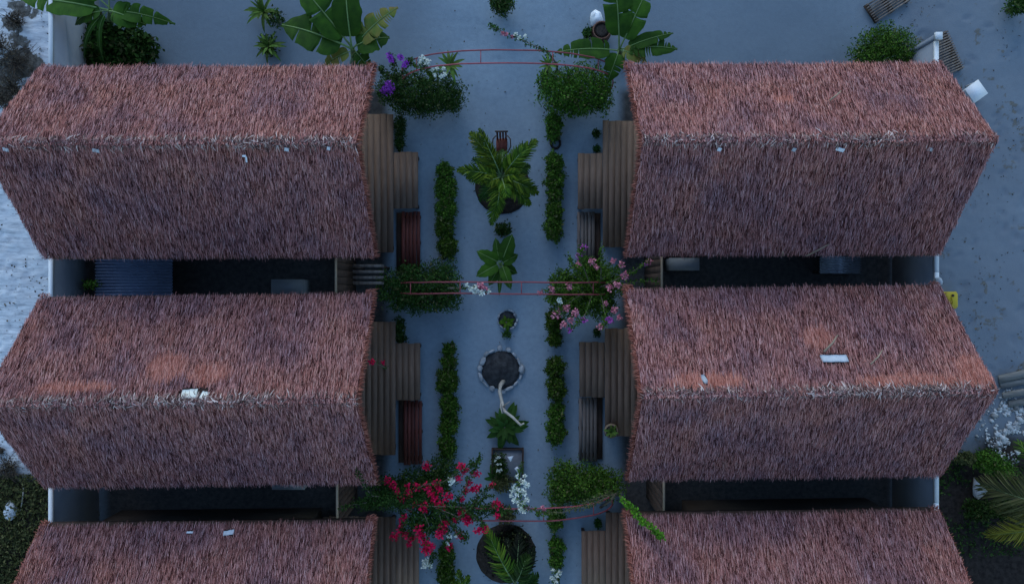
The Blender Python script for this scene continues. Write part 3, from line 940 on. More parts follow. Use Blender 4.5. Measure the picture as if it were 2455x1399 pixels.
def broad_leaf(root, base, tip, arch_h, width, mat, r, tears=4, stem_frac=0.16, name='leaf', rib=True, fold=0.22, tipsharp=0.55):
    base, tip = np.array(base, float), np.array(tip, float)
    ctrl = (base + tip) / 2 + np.array([0, 0, arch_h])
    n = 22
    q = bez(base, ctrl, tip, n + 4)
    i0 = int(stem_frac * (n + 3))
    c = q[i0:]
    m = len(c)
    t = np.gradient(c, axis=0); t /= np.linalg.norm(t, axis=1)[:, None]
    side = np.cross(t, np.array([0, 0, 1.0])); side /= np.linalg.norm(side, axis=1)[:, None] + 1e-9
    nor = np.cross(side, t)
    f = np.linspace(0, 1, m)
    wprof = np.clip(np.sin(np.clip(f * 1.02 + 0.03, 0, 1) ** 0.62 * math.pi), 0.02, 1) ** tipsharp
    g = G()
    for sg in (-1, 1):
        torn = set(r.integers(2, m - 2, tears)) if tears else set()
        wv = width / 2 * wprof * (1 + 0.05 * np.sin(f * 23 + sg) + r.normal(0, 0.02, m))
        for k in range(m - 1):
            def edge(kk, other, tear):
                fw = wv[kk]
                e = c[kk] + sg * side[kk] * fw + nor[kk] * fw * fold * (1 - 1.3 * f[kk]) + t[kk] * fw * 0.18
                half = c[kk] + sg * side[kk] * fw * 0.55 + nor[kk] * fw * fold * 0.75 * (1 - 0.6 * f[kk]) + t[kk] * fw * 0.05
                if tear:
                    o_ = c[other] + sg * side[other] * wv[other] + t[other] * wv[other] * 0.18
                    e = e * 0.55 + o_ * 0.45 - nor[kk] * 0.03
                    half = half * 0.8 + (c[other] + sg * side[other] * wv[other] * 0.55) * 0.2
                return half, e
            h0, e0 = edge(k, k + 1, k in torn)
            h1, e1 = edge(k + 1, k, (k + 1) in torn)
            V = [c[k], c[k + 1], h1, h0, e1, e0]
            g.add(V, [[0, 1, 2, 3], [3, 2, 4, 5]] if sg > 0 else [[3, 2, 1, 0], [5, 4, 2, 3]])
    lf = obj(name, g, M[mat], root)
    if rib:
        wr = max(0.008, width * 0.035)
        obj('midrib', G().tube(q + np.array([0, 0, 0.006]), np.linspace(wr, wr * 0.3, len(q)), 6), M['midrib'], lf, True)
    return lf

def banana(label, base, crown, leaves, seed, stem_r=0.09):
    """base on the ground, crown point, leaves (tip, arch, width, mat, tears)"""
    r = np.random.default_rng(seed)
    t = thing('banana_plant', label, 'banana plant', base, group='banana plants')
    b, c = np.array(base, float), np.array(crown, float)
    obj('stem', G().tube([b, b * 0.6 + c * 0.4 + [0.02, 0, 0], c], [stem_r, stem_r * 0.85, stem_r * 0.55], 10), M['green_stem'], t, True)
    for tip, ah, wd, mt, tr in leaves:
        broad_leaf(t, c + r.normal(0, 0.015, 3), tip, ah, wd, mt, r, tr)
    return t

def frond(root, base, tip, arch_h, llen, mat, r, nl=30, wd=0.034, rib_mat='green_stem', start=0.15, droop=0.35):
    base, tip = np.array(base, float), np.array(tip, float)
    ctrl = (base + tip) / 2 + np.array([0, 0, arch_h])
    q = bez(base, ctrl, tip, 24)
    fr = obj('frond', *_leaflets(q, llen, r, nl, wd, start, droop), M[mat], root) if False else None
    V, F = _leaflets(q, llen, r, nl, wd, start, droop)
    fr = obj('frond', G().add(V, F), M[mat], root)
    obj('rachis', G().tube(q, np.linspace(0.016, 0.004, 24), 5), M[rib_mat], fr, True)
    return fr

def _leaflets(q, llen, r, nl, wd, start, droop):
    t = np.gradient(q, axis=0); t /= np.linalg.norm(t, axis=1)[:, None]
    f = np.tile(np.linspace(start, 0.99, nl), 2)
    sg = np.repeat([-1.0, 1.0], nl)
    idx = f * (len(q) - 1)
    P = np.stack([np.interp(idx, np.arange(len(q)), q[:, k]) for k in range(3)], 1)
    T = np.stack([np.interp(idx, np.arange(len(q)), t[:, k]) for k in range(3)], 1)
    side = np.cross(T, np.array([0, 0, 1.0])); side /= np.linalg.norm(side, axis=1)[:, None] + 1e-9
    nor = np.cross(side, T)
    ang = np.radians(62 - 38 * f) + r.normal(0, 0.08, len(f))
    D = np.cos(ang)[:, None] * T + (sg * np.sin(ang))[:, None] * side + nor * r.uniform(0.0, 0.3, len(f))[:, None]
    D /= np.linalg.norm(D, axis=1)[:, None]
    ln = llen * np.sin(np.clip(0.25 + 0.72 * f, 0, 1) * math.pi) ** 0.6 * r.uniform(0.85, 1.12, len(f))
    return strands(P, D, nor, np.maximum(ln, 0.05), np.full(len(f), wd) * r.uniform(0.8, 1.2, len(f)), r.uniform(0.05, 0.2, len(f)), droop * r.uniform(0.6, 1.3, len(f)), r.normal(0, 0.35, len(f)))

def strap_mesh(mat, ln=1.0, wd=0.12, rise=0.5, curl=0.6):
    n = 7
    f = np.linspace(0, 1, n)
    x = ln * f
    z = rise * ln * f - curl * ln * f ** 2.2
    w_ = wd / 2 * np.sin(np.clip(0.25 + f * 0.75, 0, 1) * math.pi) ** 0.7 + 0.002
    V = np.concatenate([np.stack([x, -w_, z + w_ * 0.35], 1), np.stack([x, 0 * w_, z], 1), np.stack([x, w_, z + w_ * 0.35], 1)])
    k = np.arange(n - 1)
    F = np.concatenate([np.stack([k, k + 1, n + k + 1, n + k], 1), np.stack([n + k, n + k + 1, 2 * n + k + 1, 2 * n + k], 1)])
    me = mesh_of(G().add(V, F), 'leaf', True)
    me.materials.append(M[mat])
    return me

def rosette(name, label, cat, p, n, ln, wd, mat, seed, rise=0.5, curl=0.5, group=None, zc=0.08, tiers=2):
    r = np.random.default_rng(seed)
    t = thing(name, label, cat, (p[0], p[1], 0), group=group)
    obj('stem', G().tube([(p[0], p[1], 0), (p[0], p[1], zc * 0.5), (p[0], p[1], zc + 0.04)], [0.03, 0.028, 0.022], 7), M['bark'], t, True)
    ms = [strap_mesh(mat, 1.0, wd / ln, rise * (0.7 + 0.9 * k), curl) for k in range(tiers)]
    for k in range(n):
        o = bpy.data.objects.new('leaf', ms[k % tiers])
        COL.objects.link(o)
        o.parent = t
        o.location = (0, 0, zc + 0.012 * (k % tiers))
        s_ = ln * r.uniform(0.75, 1.15) * (1 - 0.25 * (k % tiers))
        o.scale = (s_, s_, s_)
        o.rotation_euler = (0, 0, k * 2.39996 + r.normal(0, 0.12))
    return t

# ------------------------------------------------------------------ hedge bushes beside the path
hl = 'low clipped bushes along the path'
HS = [
    ('low bush left of the path, topmost of that row, near the palm bed', [(1066, 410, 20, 24, 0.5), (1068, 450, 25, 30, 0.55), (1068, 500, 26, 32, 0.55)], 3000),
    ('low bush left of the path, just above the left middle shrub', [(1066, 545, 22, 30, 0.5), (1072, 590, 24, 32, 0.5)], 2000),
    ('small round bush left of the path, heading the row beside the stone-rimmed pit', [(1077, 838, 15, 16, 0.4)], 500),
    ('low bush left of the path, level with the stone-rimmed pit', [(1076, 868, 19, 18, 0.45), (1072, 915, 26, 32, 0.5)], 1900),
    ('long low bush left of the path, beside the dark leafy rosette', [(1077, 970, 22, 30, 0.5), (1076, 1020, 23, 30, 0.5), (1072, 1070, 21, 32, 0.5)], 2700),
    ('low bush left of the path at the bottom of the picture', [(1070, 1330, 19, 30, 0.5), (1068, 1378, 21, 28, 0.5)], 1700),
    ('low bush right of the path, directly below the upper right shrub', [(1328, 295, 20, 24, 0.5), (1327, 322, 15, 16, 0.45)], 1100),
    ('low bush right of the path, right of the palm fronds', [(1330, 390, 21, 25, 0.5), (1330, 430, 23, 28, 0.5), (1330, 465, 18, 18, 0.45)], 2300),
    ('low bush right of the path, just above the pink bougainvillea', [(1329, 505, 20, 22, 0.5), (1327, 545, 22, 34, 0.5)], 1700),
    ('low bush right of the path, just below the pink bougainvillea', [(1328, 770, 19, 28, 0.5), (1330, 812, 18, 18, 0.4)], 1400),
    ('low bush right of the path, level with the stone-rimmed pit', [(1331, 880, 22, 24, 0.5), (1334, 930, 22, 34, 0.5)], 1900),
    ('low bush right of the path, level with the dark leafy rosette', [(1334, 990, 20, 28, 0.5), (1333, 1035, 23, 32, 0.5)], 1900),
    ('low bush right of the path, beneath the right end of the third arch', [(1333, 1245, 20, 28, 0.5)], 900),
    ('low bush right of the path, lowest of that row above white flowers', [(1335, 1310, 19, 22, 0.45), (1334, 1345, 17, 20, 0.45)], 1200),
]
for k, (lb, sp_, n) in enumerate(HS):
    bush('hedge_bush', lb, 'bush', sp_, int(n * 2.4), 0.056, 'leaf', hl, 40 + k)

# ------------------------------------------------------------------ shrubs
sg_ = 'big leafy shrubs at the feet of the arches'
bush('leafy_shrub', 'dense dark shrub at the left foot of the top arch', 'shrub', [(985, 215, 60, 48, 1.3), (1050, 215, 58, 50, 1.3), (1010, 250, 75, 26, 1.0), (935, 215, 40, 40, 1.1), (1085, 235, 28, 34, 1.0)], 13000, 0.05, 'leaf_dark', sg_, 3, 12)
bush('leafy_shrub', 'dense green shrub at the right foot of the top arch', 'shrub', [(1345, 215, 55, 48, 1.3), (1400, 205, 60, 55, 1.4), (1380, 250, 70, 26, 1.1), (1445, 225, 25, 45, 1.1), (1310, 190, 24, 30, 1.0)], 12000, 0.055, 'leaf', sg_, 4, 12)
bush('leafy_shrub', 'dense dark shrub at the left foot of the middle arch', 'shrub', [(1000, 680, 70, 52, 1.2), (1060, 668, 42, 48, 1.2), (950, 690, 50, 45, 1.2), (1070, 715, 36, 32, 1.0), (1000, 720, 70, 32, 1.0)], 13000, 0.055, 'leaf_dark', sg_, 5, 12)
bush('leafy_shrub', 'dense green shrub at the right foot of the third arch', 'shrub', [(1355, 1150, 45, 45, 1.2), (1410, 1155, 55, 42, 1.3), (1455, 1160, 45, 35, 1.2), (1340, 1185, 30, 34, 1.0), (1395, 1185, 60, 30, 1.0)], 11000, 0.055, 'leaf', sg_, 6, 12)
bush('leafy_shrub', 'dense green shrub at the left foot of the third arch, among red flowers', 'shrub', [(1060, 1125, 38, 30, 1.0), (1000, 1165, 70, 40, 1.2), (935, 1180, 50, 35, 1.2), (1040, 1165, 48, 34, 1.0)], 8000, 0.055, 'leaf_dark', sg_, 7, 12)
bush('leafy_shrub', 'round green shrub against the end of the right boundary wall', 'shrub', [(2120, 115, 68, 50, 1.2), (2160, 120, 50, 40, 1.2), (2085, 130, 40, 26, 0.8), (2125, 90, 50, 34, 1.1)], 9000, 0.05, 'leaf', sg_, 8, 10)
bush('leafy_shrub', 'dark bush cut off at the top edge of the picture, above the path', 'shrub', [(1203, 5, 30, 26, 0.8)], 2200, 0.05, 'leaf_dark', None, 9)
bush('leafy_shrub', 'low plants under the left wall between the two upper roofs', 'shrub', [(165, 676, 36, 16, 0.9), (235, 682, 28, 11, 1.05)], 2000, 0.07, 'leaf', None, 10)
bush('leafy_shrub', 'dark undergrowth below the top left banana plant', 'shrub', [(250, 100, 55, 60, 0.8), (320, 110, 50, 45, 0.7), (210, 120, 35, 40, 0.6)], 3200, 0.14, 'leaf_dark', None, 12)
pot = 'small dark bushes by the decks'
bush('small_bush', 'dark bush beside the top edge of the upper left deck extension', 'bush', [(958, 300, 14, 28, 0.5), (957, 340, 12, 22, 0.4)], 1500, 0.05, 'leaf_dark', pot, 13)
bush('small_bush', 'dark bush beside the top edge of the middle left deck extension', 'bush', [(958, 785, 12, 25, 0.5), (962, 812, 13, 12, 0.4)], 1200, 0.05, 'leaf_dark', pot, 14)
bush('small_bush', 'upper of two tiny bushes left of the upper right deck', 'bush', [(1429, 320, 9, 12, 0.3)], 260, 0.05, 'leaf_dark', pot, 15)
bush('small_bush', 'lower of two tiny bushes left of the upper right deck', 'bush', [(1431, 356, 8, 9, 0.3)], 220, 0.05, 'leaf_dark', pot, 16)
bush('small_bush', 'tiny bush above the lower right deck extension', 'bush', [(1434, 1255, 9, 12, 0.3)], 260, 0.05, 'leaf_dark', pot, 17)
bush('small_bush', 'tiny bush above the middle right deck extension', 'bush', [(1431, 797, 9, 10, 0.3)], 240, 0.05, 'leaf_dark', pot, 18)
bush('small_bush', 'little round shrub between palm bed and broad-leaved plant', 'bush', [(1206, 550, 20, 16, 0.4)], 700, 0.06, 'leaf_dark', None, 19)
bush('small_bush', 'shrub growing on debris outside the wall at lower right', 'bush', [(2375, 1105, 34, 26, 0.7), (2405, 1125, 28, 22, 0.6)], 2600, 0.06, 'leaf', None, 20)
bush('small_bush', 'trailing shrub at the outer corner of the middle right roof', 'bush', [(2318, 1098, 24, 16, 0.5)], 900, 0.06, 'leaf_weed', None, 21)
bush('small_bush', 'dark shrub on bare soil, below the white bag', 'bush', [(2350, 1225, 36, 26, 0.6), (2405, 1220, 30, 26, 0.5)], 2400, 0.07, 'leaf_dark', None, 22)
bush('small_bush', 'dark bush cut off at the top right corner of the picture', 'bush', [(2455, 5, 30, 24, 0.8)], 1600, 0.06, 'leaf_dark', None, 23)

# ------------------------------------------------------------------ bougainvilleas
def boug(label, base, seed, twigs, clusters, leafmat_='leaf_dark', nl=60, size=0.06, group='flowering climbers on the arches', extra=None):
    r = np.random.default_rng(seed)
    t = thing('bougainvillea', label, 'climber', (base[0], base[1], 0), group=group)
    g, LV = G(), []
    for tw in twigs:
        pts = [at(*p) for p in tw]
        spray(g, pts, r, LV, int(nl * (0.5 + 0.5 * len(pts))), size)
    b0 = at(*twigs[0][0])
    g.tube([(base[0], base[1], 0), ((base[0] + b0[0]) / 2 + 0.05, (base[1] + b0[1]) / 2, b0[2] * 0.5), b0], [0.035, 0.028, 0.018], 7)
    obj('branch', g, M['bark'], t, True)
    leaves_obj(t, LV, leafmat_)
    if extra:
        V, F = cloud(extra[0], extra[1], size, r)
        obj('crown', G().add(V, F), M[leafmat_], t)
    for pts, rr, mt in clusters:
        Q = [[at(*pts[0])]]
        for p in pts[1:]:
            q = at(*p)
            if min(np.linalg.norm(q - e) for e in Q[-1]) < rr * 1.7:
                Q[-1].append(q)
            else:
                Q.append([q])
        for c_ in Q:
            flowers(t, c_, rr, mt, r, int(18 + rr * 420), 0.036 + rr * 0.15)
    return t

Z3 = 2.25
red = [
    ([(931, 1150, 2.0), (942, 1162, 2.05), (953, 1178, 2.1), (964, 1194, 2.1)], .085), ([(981, 1180, 2.1)], .09), ([(978, 1163, 2.0)], .05),
    ([(1002, 1166, 2.1), (1023, 1164, 2.15), (1033, 1180, 2.2), (1042, 1195, 2.2), (1052, 1207, 2.2), (1060, 1213, 2.2)], .085),
    ([(1046, 1157, 2.2)], .085), ([(1054, 1172, 2.2)], .07), ([(1023, 1116, 1.6)], .09), ([(1073, 1188, 2.2)], .105), ([(1018, 1214, 2.2)], .105), ([(995, 1207, 2.15)], .07),
    ([(1107, 1118, 2.3), (1114, 1125, 2.3)], .09), ([(1141, 1134, 2.3)], .09), ([(1100, 1145, 2.3)], .07), ([(1125, 1157, 2.3), (1116, 1175, 2.3), (1108, 1195, 2.3)], .065),
    ([(1145, 1168, 2.3)], .09), ([(1133, 1172, 2.25)], .06), ([(1179, 1163, 2.2)], .07), ([(1193, 1207, 2.4)], .105), ([(1193, 1235, 2.4)], .07),
    ([(1108, 1228, 2.3), (1118, 1238, 2.3), (1121, 1250, 2.3)], .085), ([(1091, 1245, 2.2)], .045), ([(1145, 1269, 2.3)], .085), ([(1161, 1266, 2.3)], .085),
    ([(1103, 1280, 2.2)], .105), ([(1067, 1254, 2.25), (1060, 1266, 2.25), (1053, 1278, 2.25)], .095),
    ([(968, 1240, 2.1), (963, 1255, 2.05), (960, 1270, 2.0), (972, 1281, 2.0), (986, 1290, 2.0)], .075), ([(945, 1284, 1.9)], .085), ([(980, 1303, 1.8)], .06),
    ([(1004, 1267, 2.2), (1010, 1280, 2.2), (1016, 1293, 2.2), (1024, 1306, 2.2), (1022, 1318, 2.2), (1033, 1308, 2.2)], .10), ([(1077, 1307, 2.0)], .08),
]
cl = [(p, q * 1.12, 'petal_red') for p, q in red]
cl += [([(1083, 1151, 2.3)], .09, 'petal_white'), ([(1023, 1345, 1.9), (1017, 1352, 1.9), (1029, 1352, 1.9)], .085, 'petal_white'), ([(1076, 1283, 2.2)], .05, 'petal_white'), ([(1072, 1301, 2.1)], .045, 'petal_white'), ([(1095, 1283, 2.2)], .03, 'petal_white')]
tw = [[(930, 1200, 1.9), (990, 1210, 2.2), (1060, 1215, 2.35), (1130, 1215, 2.4), (1200, 1215, 2.4), (1245, 1225, 2.3)],
      [(960, 1200, 2.0), (1010, 1165, 2.2), (1060, 1160, 2.3), (1110, 1125, 2.4), (1150, 1110, 2.5), (1152, 1095, 2.5)],
      [(1080, 1210, 2.3), (1110, 1190, 2.4), (1125, 1155, 2.4), (1142, 1130, 2.4), (1128, 1115, 2.4)],
      [(1040, 1215, 2.3), (1100, 1240, 2.4), (1140, 1205, 2.4), (1160, 1195, 2.4), (1180, 1192, 2.4)],
      [(1060, 1220, 2.3), (1090, 1270, 2.3), (1115, 1280, 2.3), (1110, 1300, 2.2)],
      [(1010, 1220, 2.2), (1030, 1260, 2.2), (1020, 1310, 2.2), (1040, 1330, 2.0), (1025, 1350, 1.9)],
      [(960, 1210, 2.0), (965, 1250, 2.1), (960, 1280, 2.0), (990, 1292, 2.0)],
      [(940, 1190, 1.9), (945, 1160, 2.0), (930, 1148, 2.0)],
      [(1130, 1215, 2.4), (1150, 1180, 2.4), (1180, 1165, 2.3)], [(1120, 1220, 2.4), (1150, 1250, 2.4), (1160, 1268, 2.3)],
      [(1050, 1220, 2.3), (1060, 1255, 2.3), (1075, 1290, 2.2), (1060, 1320, 2.0)], [(1150, 1215, 2.4), (1190, 1205, 2.4), (1210, 1230, 2.4)],
      [(920, 1195, 1.9), (880, 1205, 2.2), (845, 1210, 2.5), (815, 1218, 2.6)], [(930, 1190, 1.9), (890, 1185, 2.3), (865, 1140, 2.8), (850, 1095, 3.0)]]
ex = []
for px, py, rx, ry in ((950, 1195, 50, 30), (1005, 1200, 60, 34), (1060, 1225, 60, 36), (1120, 1225, 60, 24), (1185, 1222, 40, 14), (1040, 1260, 60, 26), (890, 1205, 45, 22), (1000, 1250, 40, 30)):
    p = at(px, py, 2.1)
    ex.append((p[0], p[1], 2.05, rx * 0.0088, ry * 0.0088, 0.22))
boug('sprawling red bougainvillea over the third arch, spilling over the lower left deck', (-2.6, -4.5), 71, tw, cl, 'leaf_dark', 80, 0.055, extra=(ex, 7500))
# pink one on the right of the middle arch
pk = [((1400, 592), .075, 'petal_magenta'), ((1389, 614), .085, 'petal_magenta'), ((1388, 632), .06, 'petal_pink'), ((1419, 627), .085, 'petal_pink'), ((1471, 625), .07, 'petal_pink'), ((1490, 634), .09, 'petal_pink'),
      ((1497, 660), .10, 'petal_pink'), ((1555, 627), .075, 'petal_pink'), ((1545, 634), .05, 'petal_magenta'), ((1462, 690), .09, 'petal_pink'), ((1479, 683), .09, 'petal_pink'), ((1324, 694), .085, 'petal_pink'),
      ((1296, 701), .065, 'petal_pink'), ((1365, 687), .085, 'petal_pink'), ((1335, 752), .13, 'petal_pink'), ((1356, 739), .09, 'petal_pink'), ((1378, 748), .085, 'petal_pink'), ((1352, 778), .08, 'petal_pink'),
      ((1369, 767), .085, 'petal_pink'), ((1400, 767), .065, 'petal_magenta'), ((1441, 783), .09, 'petal_pink'), ((1462, 766), .10, 'petal_magenta'), ((1473, 742), .085, 'petal_pink'), ((1365, 790), .05, 'petal_magenta'),
      ((1452, 727), .05, 'petal_pink'), ((1342, 722), .07, 'petal_white'), ((1485, 760), .06, 'petal_pink'), ((1430, 640), .06, 'petal_pink')]
cl = [([(a[0], a[1], 2.0)], q * 0.9, m_) for a, q, m_ in pk]
tw = [[(1420, 690, 1.6), (1400, 640, 2.0), (1390, 610, 2.1), (1400, 590, 2.1)], [(1430, 680, 1.6), (1480, 640, 2.0), (1495, 630, 2.0)], [(1440, 690, 1.6), (1500, 660, 2.0), (1535, 640, 2.1), (1558, 625, 2.1)],
      [(1400, 700, 1.6), (1350, 740, 2.0), (1335, 755, 2.0)], [(1420, 710, 1.6), (1400, 760, 2.0), (1365, 785, 2.0)], [(1440, 710, 1.6), (1455, 760, 2.0), (1442, 785, 2.0)], [(1440, 680, 1.6), (1440, 630, 1.9), (1442, 580, 2.0)],
      [(1400, 690, 1.6), (1340, 690, 2.0), (1298, 700, 2.0)], [(1450, 690, 1.6), (1530, 672, 1.9), (1580, 668, 2.0)], [(1400, 680, 1.6), (1375, 640, 1.9), (1367, 612, 1.9)]]
ex = []
for px, py, rx, ry, zz in ((1410, 690, 75, 58, 1.3), (1350, 680, 40, 42, 1.2), (1380, 730, 55, 36, 1.2), (1450, 680, 50, 55, 1.4), (1440, 735, 46, 32, 1.2), (1415, 640, 45, 30, 1.4), (1330, 715, 24, 24, 1.0)):
    p = at(px, py, zz)
    ex.append((p[0], p[1], zz * 0.8, rx * 0.0092, ry * 0.0092, zz * 0.42))
boug('pink bougainvillea bush at the right foot of the middle arch', tuple(at(1415, 690, 0)[:2]), 72, tw, cl, 'leaf', 60, 0.055, extra=(ex, 14500))
boug('sprig of pink and white flowers hanging on the middle arch', tuple(at(1090, 692, 0)[:2]), 73, [[(1075, 690, 1.9), (1110, 690, 2.15), (1150, 692, 2.25), (1172, 696, 2.2)]],
     [([(1130, 692, 2.2), (1142, 688, 2.25)], .06, 'petal_white'), ([(1152, 684, 2.25), (1160, 690, 2.25)], .07, 'petal_pink'), ([(1155, 700, 2.25), (1140, 700, 2.2)], .06, 'petal_white'), ([(1172, 698, 2.2)], .04, 'petal_white'), ([(1118, 682, 2.2)], .03, 'petal_white')], 'leaf_dark', 50, 0.05)
boug('purple bougainvillea at the gable corner of the upper left bungalow', tuple(at(945, 190, 0)[:2]), 74,
     [[(950, 190, 1.4), (945, 165, 1.8), (935, 135, 2.0)], [(950, 190, 1.4), (930, 205, 1.8), (928, 225, 1.9)], [(955, 185, 1.4), (975, 155, 1.9), (985, 140, 2.0)], [(950, 190, 1.4), (915, 165, 1.8), (908, 155, 1.9)]],
     [([(930, 205, 1.9), (922, 220, 1.9), (938, 213, 1.9)], .10, 'petal_purple'), ([(933, 135, 2.0), (940, 143, 2.0)], .07, 'petal_purple'), ([(960, 137, 2.0), (970, 157, 2.0)], .07, 'petal_purple'), ([(975, 150, 2.0)], .05, 'petal_purple')], 'leaf_dark', 90, 0.055)
boug('white flowering climber on the left side of the top arch', tuple(at(1035, 190, 0)[:2]), 75,
     [[(1030, 180, 1.5), (1020, 160, 1.8), (1015, 145, 1.9)], [(1035, 185, 1.5), (1050, 175, 1.7)], [(1030, 180, 1.5), (1000, 165, 1.9), (990, 160, 1.9)]],
     [([(1012, 140, 1.9), (1025, 150, 1.9)], .07, 'petal_white'), ([(1037, 168, 1.8)], .035, 'petal_white'), ([(1042, 180, 1.8)], .035, 'petal_white'), ([(1058, 183, 1.8), (1066, 178, 1.8)], .035, 'petal_white'), ([(1063, 165, 1.8), (1048, 163, 1.8)], .03, 'petal_white'), ([(1007, 152, 1.9)], .035, 'petal_white')], 'leaf', 60, 0.05)
boug('flowering twig leaning out above the top arch toward the upper left', tuple(at(1335, 170, 0)[:2]), 76,
     [[(1325, 140, 2.0), (1300, 122, 2.3), (1260, 103, 2.5), (1220, 85, 2.6), (1185, 72, 2.6), (1173, 62, 2.6)]],
     [([(1205, 80, 2.65), (1214, 82, 2.65)], .035, 'petal_pink'), ([(1236, 84, 2.6), (1244, 92, 2.6)], .035, 'petal_white'), ([(1258, 87, 2.6)], .025, 'petal_white'), ([(1228, 88, 2.6)], .03, 'petal_pink')], 'leaf_dark', 80, 0.05)
boug('column of white flowers hanging over the right of the third arch', tuple(at(1290, 1235, 0)[:2]), 77,
     [[(1290, 1225, 2.2), (1260, 1215, 2.4), (1250, 1180, 2.4), (1248, 1140, 2.3), (1255, 1118, 2.3)], [(1260, 1215, 2.4), (1240, 1200, 2.4), (1235, 1165, 2.4)], [(1290, 1225, 2.2), (1310, 1225, 2.2), (1325, 1215, 2.1)]],
     [([(1232, 1165, 2.4), (1230, 1175, 2.4)], .05, 'petal_white'), ([(1255, 1155, 2.4), (1264, 1162, 2.4)], .055, 'petal_white'), ([(1240, 1183, 2.4), (1250, 1175, 2.4)], .06, 'petal_white'), ([(1232, 1198, 2.4), (1243, 1202, 2.4)], .06, 'petal_white'),
      ([(1258, 1180, 2.4), (1262, 1195, 2.4)], .055, 'petal_white'), ([(1248, 1215, 2.4), (1255, 1222, 2.4)], .06, 'petal_white'), ([(1240, 1140, 2.3), (1258, 1140, 2.3), (1246, 1150, 2.3)], .035, 'petal_white'), ([(1226, 1187, 2.4)], .03, 'petal_white'), ([(1256, 1203, 2.4), (1240, 1172, 2.4)], .05, 'petal_white'),
      ([(1267, 1218, 2.3)], .035, 'petal_pink'), ([(1301, 1216, 2.2), (1304, 1220, 2.2)], .035, 'petal_pink')], 'leaf', 55, 0.05)
boug('woody climber along the right side of the third arch', tuple(at(1440, 1215, 0)[:2]), 79,
     [[(1480, 1180, 1.8), (1440, 1200, 2.0), (1400, 1215, 2.1), (1350, 1228, 2.2), (1310, 1228, 2.2)], [(1470, 1180, 1.8), (1430, 1190, 2.0), (1390, 1205, 2.1)]], [], 'leaf_weed', 60, 0.05)
boug('bright green vine shoot lying over the corner of the lower right roof', tuple(at(1480, 1185, 0)[:2]), 80,
     [[(1490, 1195, 2.2), (1515, 1215, 2.7), (1540, 1245, 3.0), (1565, 1268, 3.25), (1588, 1288, 3.4)]], [], 'leaf_lime', 170, 0.06)
boug('small red flowers at the gable edge of the middle left roof', tuple(at(912, 880, 0)[:2]), 81,
     [[(925, 885, 1.2), (910, 878, 2.2), (893, 868, 3.3)]], [([(893, 866, 3.35)], .055, 'petal_red'), ([(918, 870, 2.3)], .04, 'petal_red')], 'leaf_dark', 12, 0.04)
boug('white flowering bush low at the bottom edge, right of the path', tuple(at(1335, 1385, 0)[:2]), 82,
     [[(1335, 1392, 0.4), (1336, 1375, 0.7), (1330, 1365, 0.8)], [(1335, 1392, 0.4), (1325, 1388, 0.7)]],
     [([(1327, 1365, .8)], .045, 'petal_white'), ([(1335, 1378, .8), (1342, 1372, .8)], .045, 'petal_white'), ([(1325, 1385, .8), (1332, 1392, .8)], .05, 'petal_white')], 'leaf', 40, 0.05, group=None)

# ------------------------------------------------------------------ banana plants
def tipz(px, py, z): return at(px, py, z)
B1 = at(262, 60, 0)
banana('big banana plant at the top left corner of the picture', (B1[0], B1[1], 0), at(265, 25, 1.7),
       [(at(50, -2, 1.5), 0.45, 0.62, 'banana', 2), (at(350, 60, 1.5), 0.35, 0.52, 'banana', 2), (at(420, 58, 1.3), 0.5, 0.42, 'banana', 3), (at(300, -120, 1.9), 0.4, 0.5, 'banana', 3), (at(120, -120, 1.9), 0.4, 0.45, 'banana', 2),
        (at(256, 165, 0.5), 0.7, 0.16, 'banana', 2), (at(205, 160, 0.4), 0.7, 0.14, 'banana', 2), (at(180, 60, 1.2), 0.4, 0.36, 'banana', 2)], 201)
B2 = at(848, 150, 0)
banana('banana plant behind the right end of the upper left roof', (B2[0], B2[1], 0), at(845, 118, 1.5),
       [(at(676, 60, 1.7), 0.5, 0.80, 'banana', 2), (at(712, -45, 2.0), 0.45, 0.68, 'banana', 2), (at(828, -75, 2.1), 0.4, 0.62, 'banana', 1), (at(954, 18, 1.9), 0.35, 0.50, 'banana_dry', 7), (at(934, 90, 1.6), 0.35, 0.58, 'banana', 1),
        (at(770, 165, 1.2), 0.3, 0.34, 'banana_dry', 3), (at(890, 170, 1.2), 0.3, 0.36, 'banana', 2)], 202)
B3 = at(1490, 140, 0)
banana('banana plant behind the left end of the upper right roof', (B3[0], B3[1], 0), at(1485, 120, 1.5),
       [(at(1468, -80, 2.1), 0.45, 0.62, 'banana', 1), (at(1555, -32, 2.0), 0.4, 0.54, 'banana', 5), (at(1614, 80, 1.8), 0.35, 0.30, 'banana', 2), (at(1624, 118, 1.7), 0.35, 0.46, 'banana', 6), (at(1330, 126, 1.6), 0.4, 0.46, 'banana', 4),
        (at(1455, 200, 1.2), 0.35, 0.42, 'banana', 2), (at(1550, 150, 1.5), 0.3, 0.34, 'banana_dry', 3)], 203)
B4 = at(1200, 635, 0)
banana('young broad-leaved plant on the path just above the middle arch', (B4[0], B4[1], 0), at(1200, 632, 0.5),
       [(at(1143, 602, .75), .18, .32, 'banana', 0), (at(1142, 662, .75), .18, .32, 'banana', 0), (at(1228, 562, .85), .2, .38, 'banana', 0), (at(1188, 570, .7), .18, .24, 'banana', 0), (at(1225, 693, .6), .18, .26, 'banana', 0), (at(1242, 610, .6), .15, .26, 'banana', 0),
        (at(1197, 708, .5), .15, .12, 'banana', 0), (at(1172, 684, .4), .15, .26, 'banana', 0), (at(1240, 655, .4), .15, .26, 'banana', 0)], 204, 0.045)

